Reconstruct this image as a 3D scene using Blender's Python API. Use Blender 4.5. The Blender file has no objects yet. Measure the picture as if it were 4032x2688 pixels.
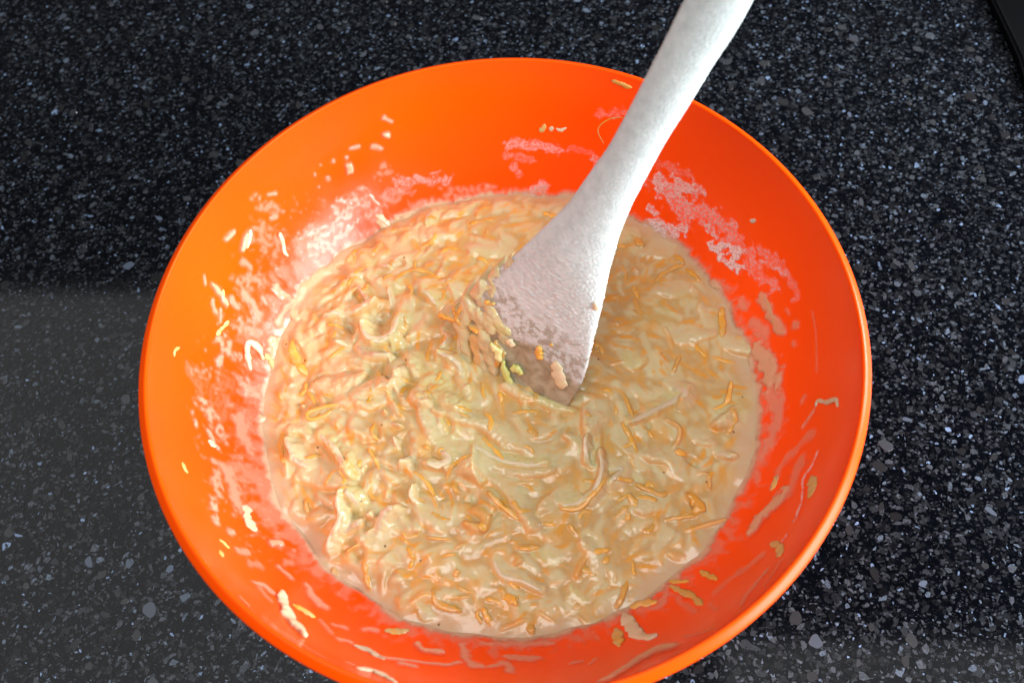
import bpy, math, random
import numpy as np
from mathutils import Matrix, Vector
random.seed(7); rng = np.random.default_rng(7)
SC = bpy.context.scene; COL = SC.collection

# ------------------------------------------------------------------ camera
F, CX, CY = 3000.0, 2016.0, 1344.0            # photo pixels (4032 x 2688)
RZ, BZ, BR, RR = 0.128, 0.0610, 0.1200, 0.1505  # rim height, batter level, batter radius, rim radius
nv = np.array([-0.0474, -0.5211, -1.0]); nv /= np.linalg.norm(nv)
ex = -np.cross([0, 1, 0], nv); ex /= np.linalg.norm(ex); ey = np.cross(nv, ex)
AX = np.stack([ex, ey, nv])                    # world axes seen in camera space (x right, y down, z forward)
CAM = AX @ -np.array([-0.0055, -0.0120, 0.3184]) + [0, 0, RZ]
def w_dir(d): return np.asarray(d, float) @ AX.T
cam_d = bpy.data.cameras.new('camera'); cam = bpy.data.objects.new('camera', cam_d); COL.objects.link(cam)
cx_, cy_, cz_ = w_dir([1, 0, 0]), w_dir([0, -1, 0]), w_dir([0, 0, -1])
cam.matrix_world = Matrix([[cx_[i], cy_[i], cz_[i], CAM[i]] for i in range(3)] + [[0, 0, 0, 1]])
cam_d.sensor_width = 36; cam_d.lens = 36 * F / 4032; cam_d.clip_start = 0.01; cam_d.clip_end = 50
cam_d.dof.use_dof = True; cam_d.dof.focus_distance = 0.375; cam_d.dof.aperture_fstop = 9.0
SC.camera = cam

# ------------------------------------------------------------------ room light
W = bpy.data.worlds.new('World'); SC.world = W; W.use_nodes = True
W.node_tree.nodes['Background'].inputs[0].default_value = (0.90, 0.94, 1.0, 1)
W.node_tree.nodes['Background'].inputs[1].default_value = 0.035
def area(name, loc, target, sx, sy, power, color):
    l = bpy.data.lights.new(name, 'AREA'); l.shape = 'RECTANGLE'; l.size = sx; l.size_y = sy
    l.energy = power; l.color = color
    o = bpy.data.objects.new(name, l); COL.objects.link(o); o.location = loc
    o.rotation_euler = (Vector(target) - Vector(loc)).to_track_quat('-Z', 'Y').to_euler()
    return o
area('window_light', (1.25, -0.55, 0.52), (0, 0, 0.10), 0.85, 0.50, 35, (0.93, 0.97, 1.0))
area('window_light', (1.32, 0.42, 0.50), (0, 0, 0.10), 0.55, 0.42, 24, (0.90, 0.95, 1.0))
def ceiling(name, x0, x1, y0, y1, L, z=1.9):
    A = (x1 - x0) * (y1 - y0)
    return area(name, ((x0 + x1) / 2, (y0 + y1) / 2, z), ((x0 + x1) / 2, (y0 + y1) / 2 + 1e-4, 0), x1 - x0, y1 - y0, L * math.pi * A, (1.0, 1.0, 1.0))
ceiling('ceiling_light', -2.6, -0.5, -1.4, 1.24, 0.48)
ceiling('ceiling_light', 0.5, 2.0, -1.4, 0.10, 0.45)
ceiling('added_fill', -0.90, 0.60, -1.05, -0.08, 4.3)  # added fill at ceiling height, no such lamp known; brightens batter and spatula
SC.view_settings.view_transform = 'Standard'; SC.view_settings.look = 'None'
SC.view_settings.exposure = 0.50; SC.view_settings.gamma = 1.0

# ------------------------------------------------------------------ maths helpers
_perm = rng.permutation(256); _perm = np.concatenate([_perm, _perm, _perm])
_ga = rng.uniform(0, 2 * np.pi, 256); _gx, _gy = np.cos(_ga), np.sin(_ga)
def perlin(x, y):
    xi = np.floor(x).astype(np.int64); yi = np.floor(y).astype(np.int64); xf = x - xi; yf = y - yi
    xi &= 255; yi &= 255
    u = xf * xf * xf * (xf * (xf * 6 - 15) + 10); v = yf * yf * yf * (yf * (yf * 6 - 15) + 10)
    def g(ix, iy, dx, dy):
        h = _perm[_perm[ix & 255] + (iy & 255)] & 255
        return _gx[h] * dx + _gy[h] * dy
    a = g(xi, yi, xf, yf); b = g(xi + 1, yi, xf - 1, yf); c = g(xi, yi + 1, xf, yf - 1); d = g(xi + 1, yi + 1, xf - 1, yf - 1)
    return ((a + u * (b - a)) + v * ((c + u * (d - c)) - (a + u * (b - a)))) * 1.5
def fbm(x, y, o=4, g=0.5):
    s = 0; a = 1.0
    for k in range(o):
        s = s + a * perlin(x * 2 ** k + 17.3 * k, y * 2 ** k - 9.1 * k); a *= g
    return s
def sstep(a, b, x):
    t = np.clip((x - a) / (b - a), 0, 1); return t * t * (3 - 2 * t)
def smax(a, b, k):
    h = np.clip(0.5 + 0.5 * (a - b) / k, 0, 1); return b * (1 - h) + a * h + k * h * (1 - h)
def rays(px):
    px = np.atleast_2d(np.asarray(px, float))
    d = np.stack([(px[:, 0] - CX) / F, (px[:, 1] - CY) / F, np.ones(len(px))], 1)
    return d @ AX.T
def on_plane(px, z):
    d = rays(px); t = (z - CAM[2]) / d[:, 2]; return CAM + d * t[:, None]
# inner wall of the bowl: elliptical profile
RIN, HB = 0.1462, 0.1300
def r_in(z): return RIN * np.sqrt(np.clip(1 - ((RZ - z) / HB) ** 2 * 1.0, 1e-4, 1)) * 1.0 + 0.0
KB = (1 - (BR / RIN) ** 2) ** 0.5 / ((RZ - BZ) / HB)
def r_in(z): return RIN * np.sqrt(np.clip(1 - (KB * (RZ - z) / HB) ** 2, 1e-4, 1))
def on_bowl(px):
    d = rays(px); t0 = (RZ - CAM[2]) / d[:, 2]; out = []
    for k in range(len(d)):
        ts = np.linspace(t0[k], t0[k] * 1.6, 400); P = CAM + d[k] * ts[:, None]
        f = np.hypot(P[:, 0], P[:, 1]) - r_in(P[:, 2]); i = np.argmax(f > 0)
        if f[0] > 0: i = 1
        a, b = ts[max(i - 1, 0)], ts[i]
        for _ in range(30):
            m = (a + b) / 2; p = CAM + d[k] * m
            if np.hypot(p[0], p[1]) > r_in(p[2]): b = m
            else: a = m
        out.append(CAM + d[k] * (a + b) / 2)
    return np.array(out)
def spline(P, n=8):
    P = np.asarray(P, float)
    if len(P) < 2: return P
    if len(P) == 2: return np.array([P[0] + (P[1] - P[0]) * t for t in np.linspace(0, 1, n)])
    Q = np.vstack([2 * P[0] - P[1], P, 2 * P[-1] - P[-2]]); out = []
    for i in range(1, len(Q) - 2):
        for t in np.linspace(0, 1, n, endpoint=False):
            a, b, c, d = Q[i - 1], Q[i], Q[i + 1], Q[i + 2]
            out.append(0.5 * ((2 * b) + (c - a) * t + (2 * a - 5 * b + 4 * c - d) * t * t + (3 * b - a - 3 * c + d) * t ** 3))
    out.append(Q[-2]); return np.array(out)
def seg_dist(X, Y, P):
    """distance from every (X,Y) to the polyline P, and the 0..1 position along it"""
    if len(P) == 1: return np.hypot(X - P[0, 0], Y - P[0, 1]), np.full(X.shape, 0.5)
    L = np.concatenate([[0], np.cumsum(np.hypot(*np.diff(P, axis=0).T))]); T = max(L[-1], 1e-9)
    best = np.full(X.shape, 1e9); tt = np.zeros(X.shape)
    for i in range(len(P) - 1):
        dx, dy = P[i + 1] - P[i]; q = dx * dx + dy * dy + 1e-18
        u = np.clip(((X - P[i, 0]) * dx + (Y - P[i, 1]) * dy) / q, 0, 1)
        d = np.hypot(X - P[i, 0] - u * dx, Y - P[i, 1] - u * dy)
        m = d < best; best = np.where(m, d, best); tt = np.where(m, (L[i] + u * (L[i + 1] - L[i])) / T, tt)
    return best, tt

def seg_side(X, Y, P, ref=(-0.8, -0.55)):
    """+1 on the side of the polyline that faces ref, -1 on the other"""
    best = np.full(X.shape, 1e9); sd = np.zeros(X.shape)
    for i in range(len(P) - 1):
        dx, dy = P[i + 1] - P[i]; q = dx * dx + dy * dy + 1e-18; ln = math.sqrt(q)
        u = np.clip(((X - P[i, 0]) * dx + (Y - P[i, 1]) * dy) / q, 0, 1)
        ox, oy = X - P[i, 0] - u * dx, Y - P[i, 1] - u * dy; d = np.hypot(ox, oy)
        nx_, ny_ = -dy / ln, dx / ln
        if nx_ * ref[0] + ny_ * ref[1] < 0: nx_, ny_ = -nx_, -ny_
        m = d < best; best = np.where(m, d, best); sd = np.where(m, (ox * nx_ + oy * ny_) / (d + 1e-9), sd)
    return sd
# ------------------------------------------------------------------ object helpers
def mesh(name, V, Fc, mat=None, parent=None, smooth=True, cols=None, attrs=None):
    me = bpy.data.meshes.new(name)
    V = np.asarray(V, np.float32)
    if isinstance(Fc, np.ndarray) and Fc.ndim == 2:
        n, k = Fc.shape
        me.vertices.add(len(V)); me.vertices.foreach_set('co', V.ravel())
        me.loops.add(n * k); me.loops.foreach_set('vertex_index', Fc.astype(np.int32).ravel())
        me.polygons.add(n); me.polygons.foreach_set('loop_start', np.arange(0, n * k, k, dtype=np.int32))
        me.update(calc_edges=True)
    else:
        me.from_pydata([tuple(map(float, v)) for v in V], [], [tuple(map(int, f)) for f in Fc]); me.update()
    me.polygons.foreach_set('use_smooth', np.full(len(me.polygons), smooth))
    if cols is not None:
        a = me.color_attributes.new('Col', 'FLOAT_COLOR', 'POINT')
        c = np.ones((len(V), 4), np.float32); c[:, :3] = cols; a.data.foreach_set('color', c.ravel())
    for k, v in (attrs or {}).items():
        a = me.attributes.new(k, 'FLOAT', 'POINT'); a.data.foreach_set('value', np.asarray(v, np.float32).ravel())
    if mat: me.materials.append(mat)
    o = bpy.data.objects.new(name, me); COL.objects.link(o)
    if parent: o.parent = parent
    return o
def tag(o, label=None, cat=None, group=None, kind=None):
    for k, v in (('label', label), ('category', cat), ('group', group), ('kind', kind)):
        if v: o[k] = v
    return o
def empty(name, loc=(0, 0, 0)):
    o = bpy.data.objects.new(name, None); o.empty_display_size = 0.02; COL.objects.link(o); o.location = loc; return o
def grid_faces(nu, nv_, wrap=False):
    i = np.arange(nu if wrap else nu - 1)[:, None]; j = np.arange(nv_ - 1)[None, :]
    i2 = (i + 1) % nu
    return np.stack([i * nv_ + j, i2 * nv_ + j, i2 * nv_ + j + 1, i * nv_ + j + 1], -1).reshape(-1, 4)

# ------------------------------------------------------------------ materials
class NT:
    def __init__(s, name):
        s.m = bpy.data.materials.new(name); s.m.use_nodes = True; s.t = s.m.node_tree
        s.p = s.t.nodes['Principled BSDF']; s.out = s.t.nodes['Material Output']
    def n(s, typ, **kw):
        nd = s.t.nodes.new(typ)
        for k, v in kw.items():
            if k.startswith('i_'):
                key = k[2:]; nd.inputs[int(key) if key.isdigit() else key].default_value = v
            else: setattr(nd, k, v)
        return nd
    def l(s, a, b): s.t.links.new(a, b)
    def set(s, **kw):
        for k, v in kw.items(): s.p.inputs[k.replace('_', ' ')].default_value = v
def noise(N, scale, detail=4, rough=0.55, vec=None, dist=0.0):
    x = N.n('ShaderNodeTexNoise'); x.inputs['Scale'].default_value = scale; x.inputs['Detail'].default_value = detail
    x.inputs['Roughness'].default_value = rough; x.inputs['Distortion'].default_value = dist
    if vec is None:
        vec = N.n('ShaderNodeTexCoord').outputs['Object']
    N.l(vec, x.inputs['Vector']); return x.outputs['Fac']
def ramp(N, fac, stops):
    r = N.n('ShaderNodeValToRGB'); N.l(fac, r.inputs[0]); e = r.color_ramp.elements
    while len(e) < len(stops): e.new(0.5)
    for k, (p, c) in enumerate(stops):
        e[k].position = p; e[k].color = (c, c, c, 1) if not hasattr(c, '__len__') else (*c, 1)
    return r.outputs[0]
def bump(N, h, strength, dist):
    b = N.n('ShaderNodeBump'); b.inputs['Strength'].default_value = strength; b.inputs['Distance'].default_value = dist
    N.l(h, b.inputs['Height']); N.l(b.outputs[0], N.p.inputs['Normal']); return b
def mixc(N, fac, a, b, mode='MIX'):
    m = N.n('ShaderNodeMix', data_type='RGBA', blend_type=mode)
    if isinstance(fac, float): m.inputs[0].default_value = fac
    else: N.l(fac, m.inputs[0])
    for k, v in ((6, a), (7, b)):
        if hasattr(v, 'is_linked') or hasattr(v, 'links'): N.l(v, m.inputs[k])
        else: m.inputs[k].default_value = (*v, 1)
    return m.outputs[2]

def mat_plastic():
    N = NT('orange_plastic'); N.set(Base_Color=(0.97, 0.074, 0.0004, 1), Roughness=0.24)
    N.set(Subsurface_Weight=0.0)
    N.p.inputs['Specular IOR Level'].default_value = 0.30; n2 = noise(N, 60, 3); r = ramp(N, n2, [(0.3, 0.16), (0.7, 0.26)]); N.l(r, N.p.inputs['Roughness'])
    bump(N, noise(N, 260, 2), 0.10, 0.0003)
    return N.m
def mat_batter():
    N = NT('batter'); a = N.n('ShaderNodeAttribute', attribute_name='Col')
    n1 = noise(N, 900, 5); c = mixc(N, ramp(N, n1, [(0.35, 0.0), (0.7, 0.16)]), a.outputs['Color'], (0.64, 0.36, 0.08))
    n3 = noise(N, 170, 4, dist=1.2); c = mixc(N, ramp(N, n3, [(0.52, 0.0), (0.72, 0.30)]), c, (0.56, 0.52, 0.32))
    sp = N.n('ShaderNodeTexVoronoi'); sp.inputs['Scale'].default_value = 75
    tc = N.n('ShaderNodeTexCoord'); N.l(tc.outputs['Object'], sp.inputs['Vector'])
    c = mixc(N, ramp(N, sp.outputs['Distance'], [(0.035, 0.85), (0.055, 0.0)]), c, (0.16, 0.08, 0.02))
    N.l(c, N.p.inputs['Base Color'])
    N.set(Roughness=0.13, Subsurface_Weight=0.40, Subsurface_Radius=(0.0045, 0.0024, 0.0009), Subsurface_Scale=1.0)
    N.p.inputs['Specular IOR Level'].default_value = 0.5
    b1 = noise(N, 700, 4, 0.6); bump(N, b1, 0.12, 0.0005)
    return N.m
def mat_film(name, col, rough, dry=False):
    N = NT(name); a = N.n('ShaderNodeAttribute', attribute_name='Col'); al = N.n('ShaderNodeAttribute', attribute_name='alpha')
    N.l(a.outputs['Color'], N.p.inputs['Base Color']); N.set(Roughness=rough)
    nz = noise(N, 1500 if dry else 500, 5, 0.7)
    if dry:
        m = N.n('ShaderNodeMath', operation='MULTIPLY'); N.l(al.outputs['Fac'], m.inputs[0]); N.l(ramp(N, nz, [(0.30, 0.35), (0.62, 1.0)]), m.inputs[1])
        N.l(m.outputs[0], N.p.inputs['Alpha']); bump(N, nz, 0.6, 0.0004)
    else:
        N.l(al.outputs['Fac'], N.p.inputs['Alpha']); bump(N, nz, 0.25, 0.0006)
    return N.m
def mat_shred(name, base, coat, sss=0.25):
    N = NT(name); oi = N.n('ShaderNodeObjectInfo'); n1 = noise(N, 420, 4)
    tc = N.n('ShaderNodeAttribute', attribute_name='coat')
    m = N.n('ShaderNodeMath', operation='ADD'); N.l(tc.outputs['Fac'], m.inputs[0])
    r = ramp(N, n1, [(0.3, 0.0), (0.75, 0.55)]); N.l(r, m.inputs[1])
    c = mixc(N, m.outputs[0], base, coat); m.use_clamp = True
    hs = N.n('ShaderNodeHueSaturation'); mm = N.n('ShaderNodeMapRange'); N.l(oi.outputs['Random'], mm.inputs[0])
    mm.inputs[3].default_value = 0.85; mm.inputs[4].default_value = 1.12; N.l(mm.outputs[0], hs.inputs['Value']); N.l(c, hs.inputs['Color'])
    N.l(hs.outputs[0], N.p.inputs['Base Color'])
    N.set(Roughness=0.22, Subsurface_Weight=sss, Subsurface_Radius=(0.003, 0.0015, 0.0006), Subsurface_Scale=1.0)
    bump(N, noise(N, 800, 3), 0.35, 0.0005)
    return N.m
PL = mat_plastic(); BM = mat_batter(); FM = mat_film('milky_smear', None, 0.16); DM = mat_film('dry_flour', None, 0.95, True)
CREAM = (0.475, 0.36, 0.17); PALE = (0.59, 0.565, 0.335); ORANGE = (0.68, 0.33, 0.035); GREEN = (0.52, 0.56, 0.20)
CAR = mat_shred('carrot', (0.76, 0.38, 0.025), (0.60, 0.42, 0.17)); CAB = mat_shred('cabbage', (0.62, 0.57, 0.34), (0.64, 0.53, 0.36), 0.35)
GRN = mat_shred('green_cabbage', (0.50, 0.58, 0.13), (0.66, 0.66, 0.36), 0.3)

# ------------------------------------------------------------------ worktop
def mat_worktop():
    N = NT('dark_laminate'); tc = N.n('ShaderNodeTexCoord').outputs['Object']
    v = N.n('ShaderNodeTexVoronoi'); v.inputs['Scale'].default_value = 900; v.inputs['Randomness'].default_value = 1
    mp = N.n('ShaderNodeMapping'); mp.inputs['Scale'].default_value = (1, 1.5, 1); N.l(tc, mp.inputs[0]); N.l(mp.outputs[0], v.inputs['Vector'])
    s = N.n('ShaderNodeSeparateColor'); N.l(v.outputs['Color'], s.inputs[0])
    d = ramp(N, v.outputs['Distance'], [(0.25, 1.0), (0.42, 0.0)]); k = ramp(N, s.outputs[0], [(0.62, 0.0), (0.70, 0.25), (1.0, 1.0)])
    m = N.n('ShaderNodeMath', operation='MULTIPLY'); N.l(d, m.inputs[0]); N.l(k, m.inputs[1])
    big = noise(N, 140, 4, 0.7)
    # coarser grains that carry on where the modelled chips thin out
    w2 = N.n('ShaderNodeTexVoronoi'); w2.inputs['Scale'].default_value = 330; mp2 = N.n('ShaderNodeMapping'); mp2.inputs['Rotation'].default_value = (0, 0, 0.6); mp2.inputs['Scale'].default_value = (1, 1.6, 1)
    N.l(tc, mp2.inputs[0]); N.l(mp2.outputs[0], w2.inputs['Vector']); s2 = N.n('ShaderNodeSeparateColor'); N.l(w2.outputs['Color'], s2.inputs[0])
    d2 = ramp(N, w2.outputs['Distance'], [(0.30, 1.0), (0.40, 0.0)]); k2 = ramp(N, s2.outputs[1], [(0.45, 0.0), (0.55, 0.16), (0.85, 0.4), (1.0, 1.0)])
    m2 = N.n('ShaderNodeMath', operation='MULTIPLY'); N.l(d2, m2.inputs[0]); N.l(k2, m2.inputs[1])
    base = mixc(N, ramp(N, big, [(0.4, 0.0), (0.75, 1.0)]), (0.0003, 0.0005, 0.0014), (0.0015, 0.0021, 0.0040))
    c = mixc(N, m.outputs[0], base, (0.022, 0.023, 0.027)); c = mixc(N, m2.outputs[0], c, (0.060, 0.068, 0.082)); N.l(c, N.p.inputs['Base Color'])
    N.set(Roughness=0.08)
    return N.m
def mat_chip(objinfo):
    N = NT('stone_chip_face')
    n1 = noise(N, 520, 6, 0.8, dist=1.5); f = ramp(N, n1, [(0.32, 0.22), (0.50, 0.8), (0.68, 1.45)])
    if objinfo:
        oi = N.n('ShaderNodeObjectInfo'); c0 = N.n('ShaderNodeValToRGB'); N.l(oi.outputs['Random'], c0.inputs[0])
        cols = [(0.0, (0.013, 0.013, 0.014)), (0.35, (0.024, 0.024, 0.026)), (0.65, (0.038, 0.039, 0.042)), (0.88, (0.060, 0.066, 0.078)), (1.0, (0.11, 0.14, 0.20))]
        e = c0.color_ramp.elements
        while len(e) < len(cols): e.new(0.5)
        for k, (p, c) in enumerate(cols): e[k].position = p; e[k].color = (*c, 1)
        src = c0.outputs[0]
    else:
        src = N.n('ShaderNodeAttribute', attribute_name='Col').outputs['Color']
    c = mixc(N, 1.0, src, (1, 1, 1), 'MULTIPLY'); mn = c.node; N.l(f, mn.inputs[7])
    N.l(c, N.p.inputs['Base Color']); N.set(Roughness=0.08)
    return N.m
WM = mat_worktop()
def slab(name, x0, x1, y0, y1, z0, z1, mat, bev=0.003):
    import bmesh
    bm = bmesh.new(); bmesh.ops.create_cube(bm, size=1)
    for v in bm.verts: v.co = Vector(((x0 + x1) / 2 + v.co.x * (x1 - x0), (y0 + y1) / 2 + v.co.y * (y1 - y0), (z0 + z1) / 2 + v.co.z * (z1 - z0)))
    bmesh.ops.bevel(bm, geom=bm.edges[:], offset=bev, segments=3, affect='EDGES')
    me = bpy.data.meshes.new(name); bm.to_mesh(me); bm.free(); me.materials.append(mat)
    o = bpy.data.objects.new(name, me); COL.objects.link(o); return o
top = tag(slab('worktop', -1.3, 1.3, -0.75, 0.95, -0.038, 0.0, WM), kind='structure')
def chip_poly(n, elong, jag, r):
    a = np.sort((np.arange(n) + r.uniform(-0.38, 0.38, n)) / n * 2 * np.pi)
    rad = 1 + r.uniform(-jag, jag, n)
    return np.stack([np.cos(a) * rad, np.sin(a) * rad / elong], 1)
# the printed / embedded chips: biggest ones singly, the rest in one mesh
def inside_view(P, m):
    d = (P - CAM) @ AX; x = CX + F * d[0] / d[2]; y = CY + F * d[1] / d[2]
    return -m < x < 4032 + m and -m < y < 2688 + m
PROTO = []
CH = mat_chip(True); CS = mat_chip(False)
for k in range(26):
    n = int(rng.integers(5, 10)); p = chip_poly(n, rng.uniform(1.1, 2.4), 0.22, rng)
    p = np.vstack([p[i] * 0.82 + p[(i + 1) % n] * 0.18 if s == 0 else p[i] * 0.18 + p[(i + 1) % n] * 0.82 for i in range(n) for s in (0, 1)]); q = len(p)
    V = np.vstack([np.c_[p, np.full(q, 1.0)], np.c_[p * 1.04, np.zeros(q)]])
    me = bpy.data.meshes.new('stone_chip')
    me.from_pydata([tuple(map(float, v)) for v in V], [], [tuple(range(q))] + [(i, i + q, (i + 1) % q + q, (i + 1) % q) for i in range(q)])
    me.materials.append(CH); PROTO.append(me)
placed = []; cnt = 0; tries = 0
while cnt < 285 and tries < 20000:
    tries += 1
    x, y = rng.uniform(-0.42, 0.45), rng.uniform(-0.24, 0.50)
    if not inside_view(np.array([x, y, 0]), 60) or math.hypot(x, y - 0.02) < 0.105: continue
    s = 0.0021 + 0.0025 * rng.random() ** 2.2
    if any((x - a) ** 2 + (y - b) ** 2 < (1.1 * (s + c)) ** 2 for a, b, c in placed): continue
    # skip what the bowl hides
    d = (np.array([x, y, 0]) - CAM); t = (RZ - CAM[2]) / d[2]; h = CAM + d * t
    if math.hypot(h[0], h[1]) < RR - 0.004: continue
    placed.append((x, y, s))
    o = bpy.data.objects.new('stone_chip', PROTO[cnt % 26]); COL.objects.link(o); o.parent = top
    o.location = (x, y, 0.0); o.rotation_euler = (0, 0, rng.uniform(0, 6.28)); o.scale = (s, s, 0.00022 + 0.00006 * rng.random()); cnt += 1
def fine_chips(count):
    VV, FF, CC = [], [], []; base = 0
    pal = np.array([(0.007, 0.007, 0.008), (0.015, 0.0155, 0.017), (0.032, 0.033, 0.036), (0.068, 0.071, 0.078), (0.115, 0.135, 0.165), (0.21, 0.27, 0.38)])
    for k in range(count):
        x, y = rng.uniform(-0.60, 0.55), rng.uniform(-0.32, 0.58)
        if math.hypot(x, y) < 0.058 or not inside_view(np.array([x, y, 0]), 120 + 800 * rng.random()): continue
        u = rng.random()
        s = 0.0005 + 0.0013 * rng.random() ** 1.6 if u < 0.82 else 0.0013 + 0.0016 * rng.random() ** 1.5
        n = int(rng.integers(4, 8)); p = chip_poly(n, rng.uniform(1.0, 2.6), 0.3, rng) * s
        th = rng.normal(0.3, 0.9); c, sn = math.cos(th), math.sin(th)
        p = p @ np.array([[c, sn], [-sn, c]]) + [x, y]
        z = 0.00003 + 0.00016 * rng.random()
        VV.append(np.c_[p, np.full(n, z)]); FF.append(tuple(range(base, base + n))); base += n
        i = rng.choice(6, p=[.24, .24, .24, .16, .08, .04] if s < 0.0013 else [.26, .30, .26, .13, .04, .01])
        CC.append(np.repeat((pal[i] * (0.78, 0.84, 0.92) * rng.uniform(0.7, 1.25))[None], n, 0))
    return mesh('small_chips', np.vstack(VV), FF, CS, top, False, np.vstack(CC))
tag(fine_chips(200000), kind='stuff')
# the black hob glass that reaches into the top right corner
def mat_hob():
    N = NT('black_glass'); N.set(Base_Color=(0.0015, 0.0015, 0.002, 1), Roughness=0.35); N.p.inputs['Specular IOR Level'].default_value = 0.15
    bump(N, noise(N, 300, 3), 0.03, 0.0003); return N.m
def build_hob():
    e = on_plane([(3885, -60), (3899, 0), (3962, 130), (4010, 235), (4032, 314), (4070, 420)], 0.004)[:, :2]
    a, b = e[0], e[-1]; d = (b - a) / np.linalg.norm(b - a)
    a2 = a - d * 0.25; b2 = b + d * 0.12; nrm = np.array([-d[1], d[0]])
    if nrm[0] < 0: nrm = -nrm
    out = [a2] + list(e) + [b2, b2 + nrm * 0.012 + d * 0.01, b2 + nrm * 0.45, a2 + nrm * 0.45]
    root = empty('hob', (float(a[0]), float(a[1]), 0)); tag(root, 'black glass hob edge at the top right corner of the speckled worktop', 'hob')
    o3 = np.array([root.location[0], root.location[1], 0])
    def ring(pts, z0, z1, name, mat, inset):
        P = np.array(pts); c = P.mean(0); n = len(P)
        Q = c + (P - c) * (1 - inset)
        V = np.vstack([np.c_[P, np.full(n, z0)], np.c_[P, np.full(n, z1 - 0.001)], np.c_[c + (P - c) * (1 - inset - 0.004), np.full(n, z1)]]) - o3
        Fs = [tuple(range(2 * n, 3 * n))] + [(i, (i + 1) % n, n + (i + 1) % n, n + i) for i in range(n)] + [(n + i, n + (i + 1) % n, 2 * n + (i + 1) % n, 2 * n + i) for i in range(n)]
        return mesh(name, V, Fs, mat, root, False)
    ring(out, 0.0003, 0.0045, 'glass', mat_hob(), 0.0)
    P = np.array(out); c = P.mean(0)
    N = NT('dark_trim'); N.set(Base_Color=(0.006, 0.006, 0.007, 1), Roughness=0.4)
    for k in range(1, 2):
        A = c + (P - c) * 0.965; B = c + (P - c) * 0.955; n = len(P)
        V = np.vstack([np.c_[A, np.full(n, 0.0047)], np.c_[(A + B) / 2, np.full(n, 0.0056)], np.c_[B, np.full(n, 0.0047)]]) - o3
        mesh('raised_trim', V, [(j * n + i, j * n + (i + 1) % n, (j + 1) * n + (i + 1) % n, (j + 1) * n + i) for j in (0, 1) for i in range(n)], N.m, root, True)
build_hob()

# ------------------------------------------------------------------ bowl
def revolve(name, prof, parent, seg=360, mat=PL):
    prof = np.array(prof); th = np.linspace(0, 2 * np.pi, seg, endpoint=False)
    V = np.stack([prof[None, :, 0] * np.cos(th)[:, None], prof[None, :, 0] * np.sin(th)[:, None], np.repeat(prof[None, :, 1], seg, 0)], -1).reshape(-1, 3)
    return mesh(name, V, grid_faces(seg, len(prof), True), mat, parent)
PR = PL.copy(); PR.name = 'orange_plastic_rim'
for l_ in list(PR.node_tree.links):
    if l_.to_socket.name == 'Roughness': PR.node_tree.links.remove(l_)
PR.node_tree.nodes['Principled BSDF'].inputs['Roughness'].default_value = 0.30
PR.node_tree.nodes['Principled BSDF'].inputs['Specular IOR Level'].default_value = 0.12
bowl = empty('mixing_bowl'); tag(bowl, 'wide round bright orange plastic mixing bowl standing on the dark speckled worktop', 'bowl')
zs = RZ - (RZ - 0.007) * np.sin(np.linspace(0, np.pi / 2, 70)) ** 1.0
inner = [(float(r_in(z)), float(z)) for z in np.linspace(RZ, 0.030, 60)]
r_l = inner[-1][0]
base_r = 0.052
arc = [(r_l + (base_r - r_l) * (1 - math.cos(t)) ** 0.8 if t > 0 else r_l, 0.030 - 0.024 * math.sin(t)) for t in np.linspace(0.08, math.pi / 2, 16)]
inside = inner + arc + [(0.03, 0.006), (0.0005, 0.006)]
outside = [(0.0005, 0.0012), (0.048, 0.0012), (0.050, 0.0005), (0.0545, 0.0005), (0.056, 0.003)] + [(r + 0.0026, z - 0.0018) for r, z in reversed(arc[:-2])] + [(r + 0.0024, z) for r, z in reversed(inner[4:])]
revolve('bowl_wall', [(r, z) for r, z in reversed(outside)][::1] and (inside + outside), bowl)
lip = [(RIN, RZ - 0.0003), (RIN + 0.0002, RZ + 0.0005), (RIN + 0.0007, RZ + 0.0008), (RIN + 0.0016, RZ + 0.0005), (RIN + 0.0028, RZ - 0.0003), (RR - 0.0003, RZ - 0.0013), (RR, RZ - 0.0024), (RR - 0.0001, RZ - 0.0062), (RR - 0.0006, RZ - 0.0068), (RR - 0.0013, RZ - 0.0066), (RIN + 0.0026, RZ - 0.0060)]
revolve('rim', spline(lip, 4), bowl, 420, PR)

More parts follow.
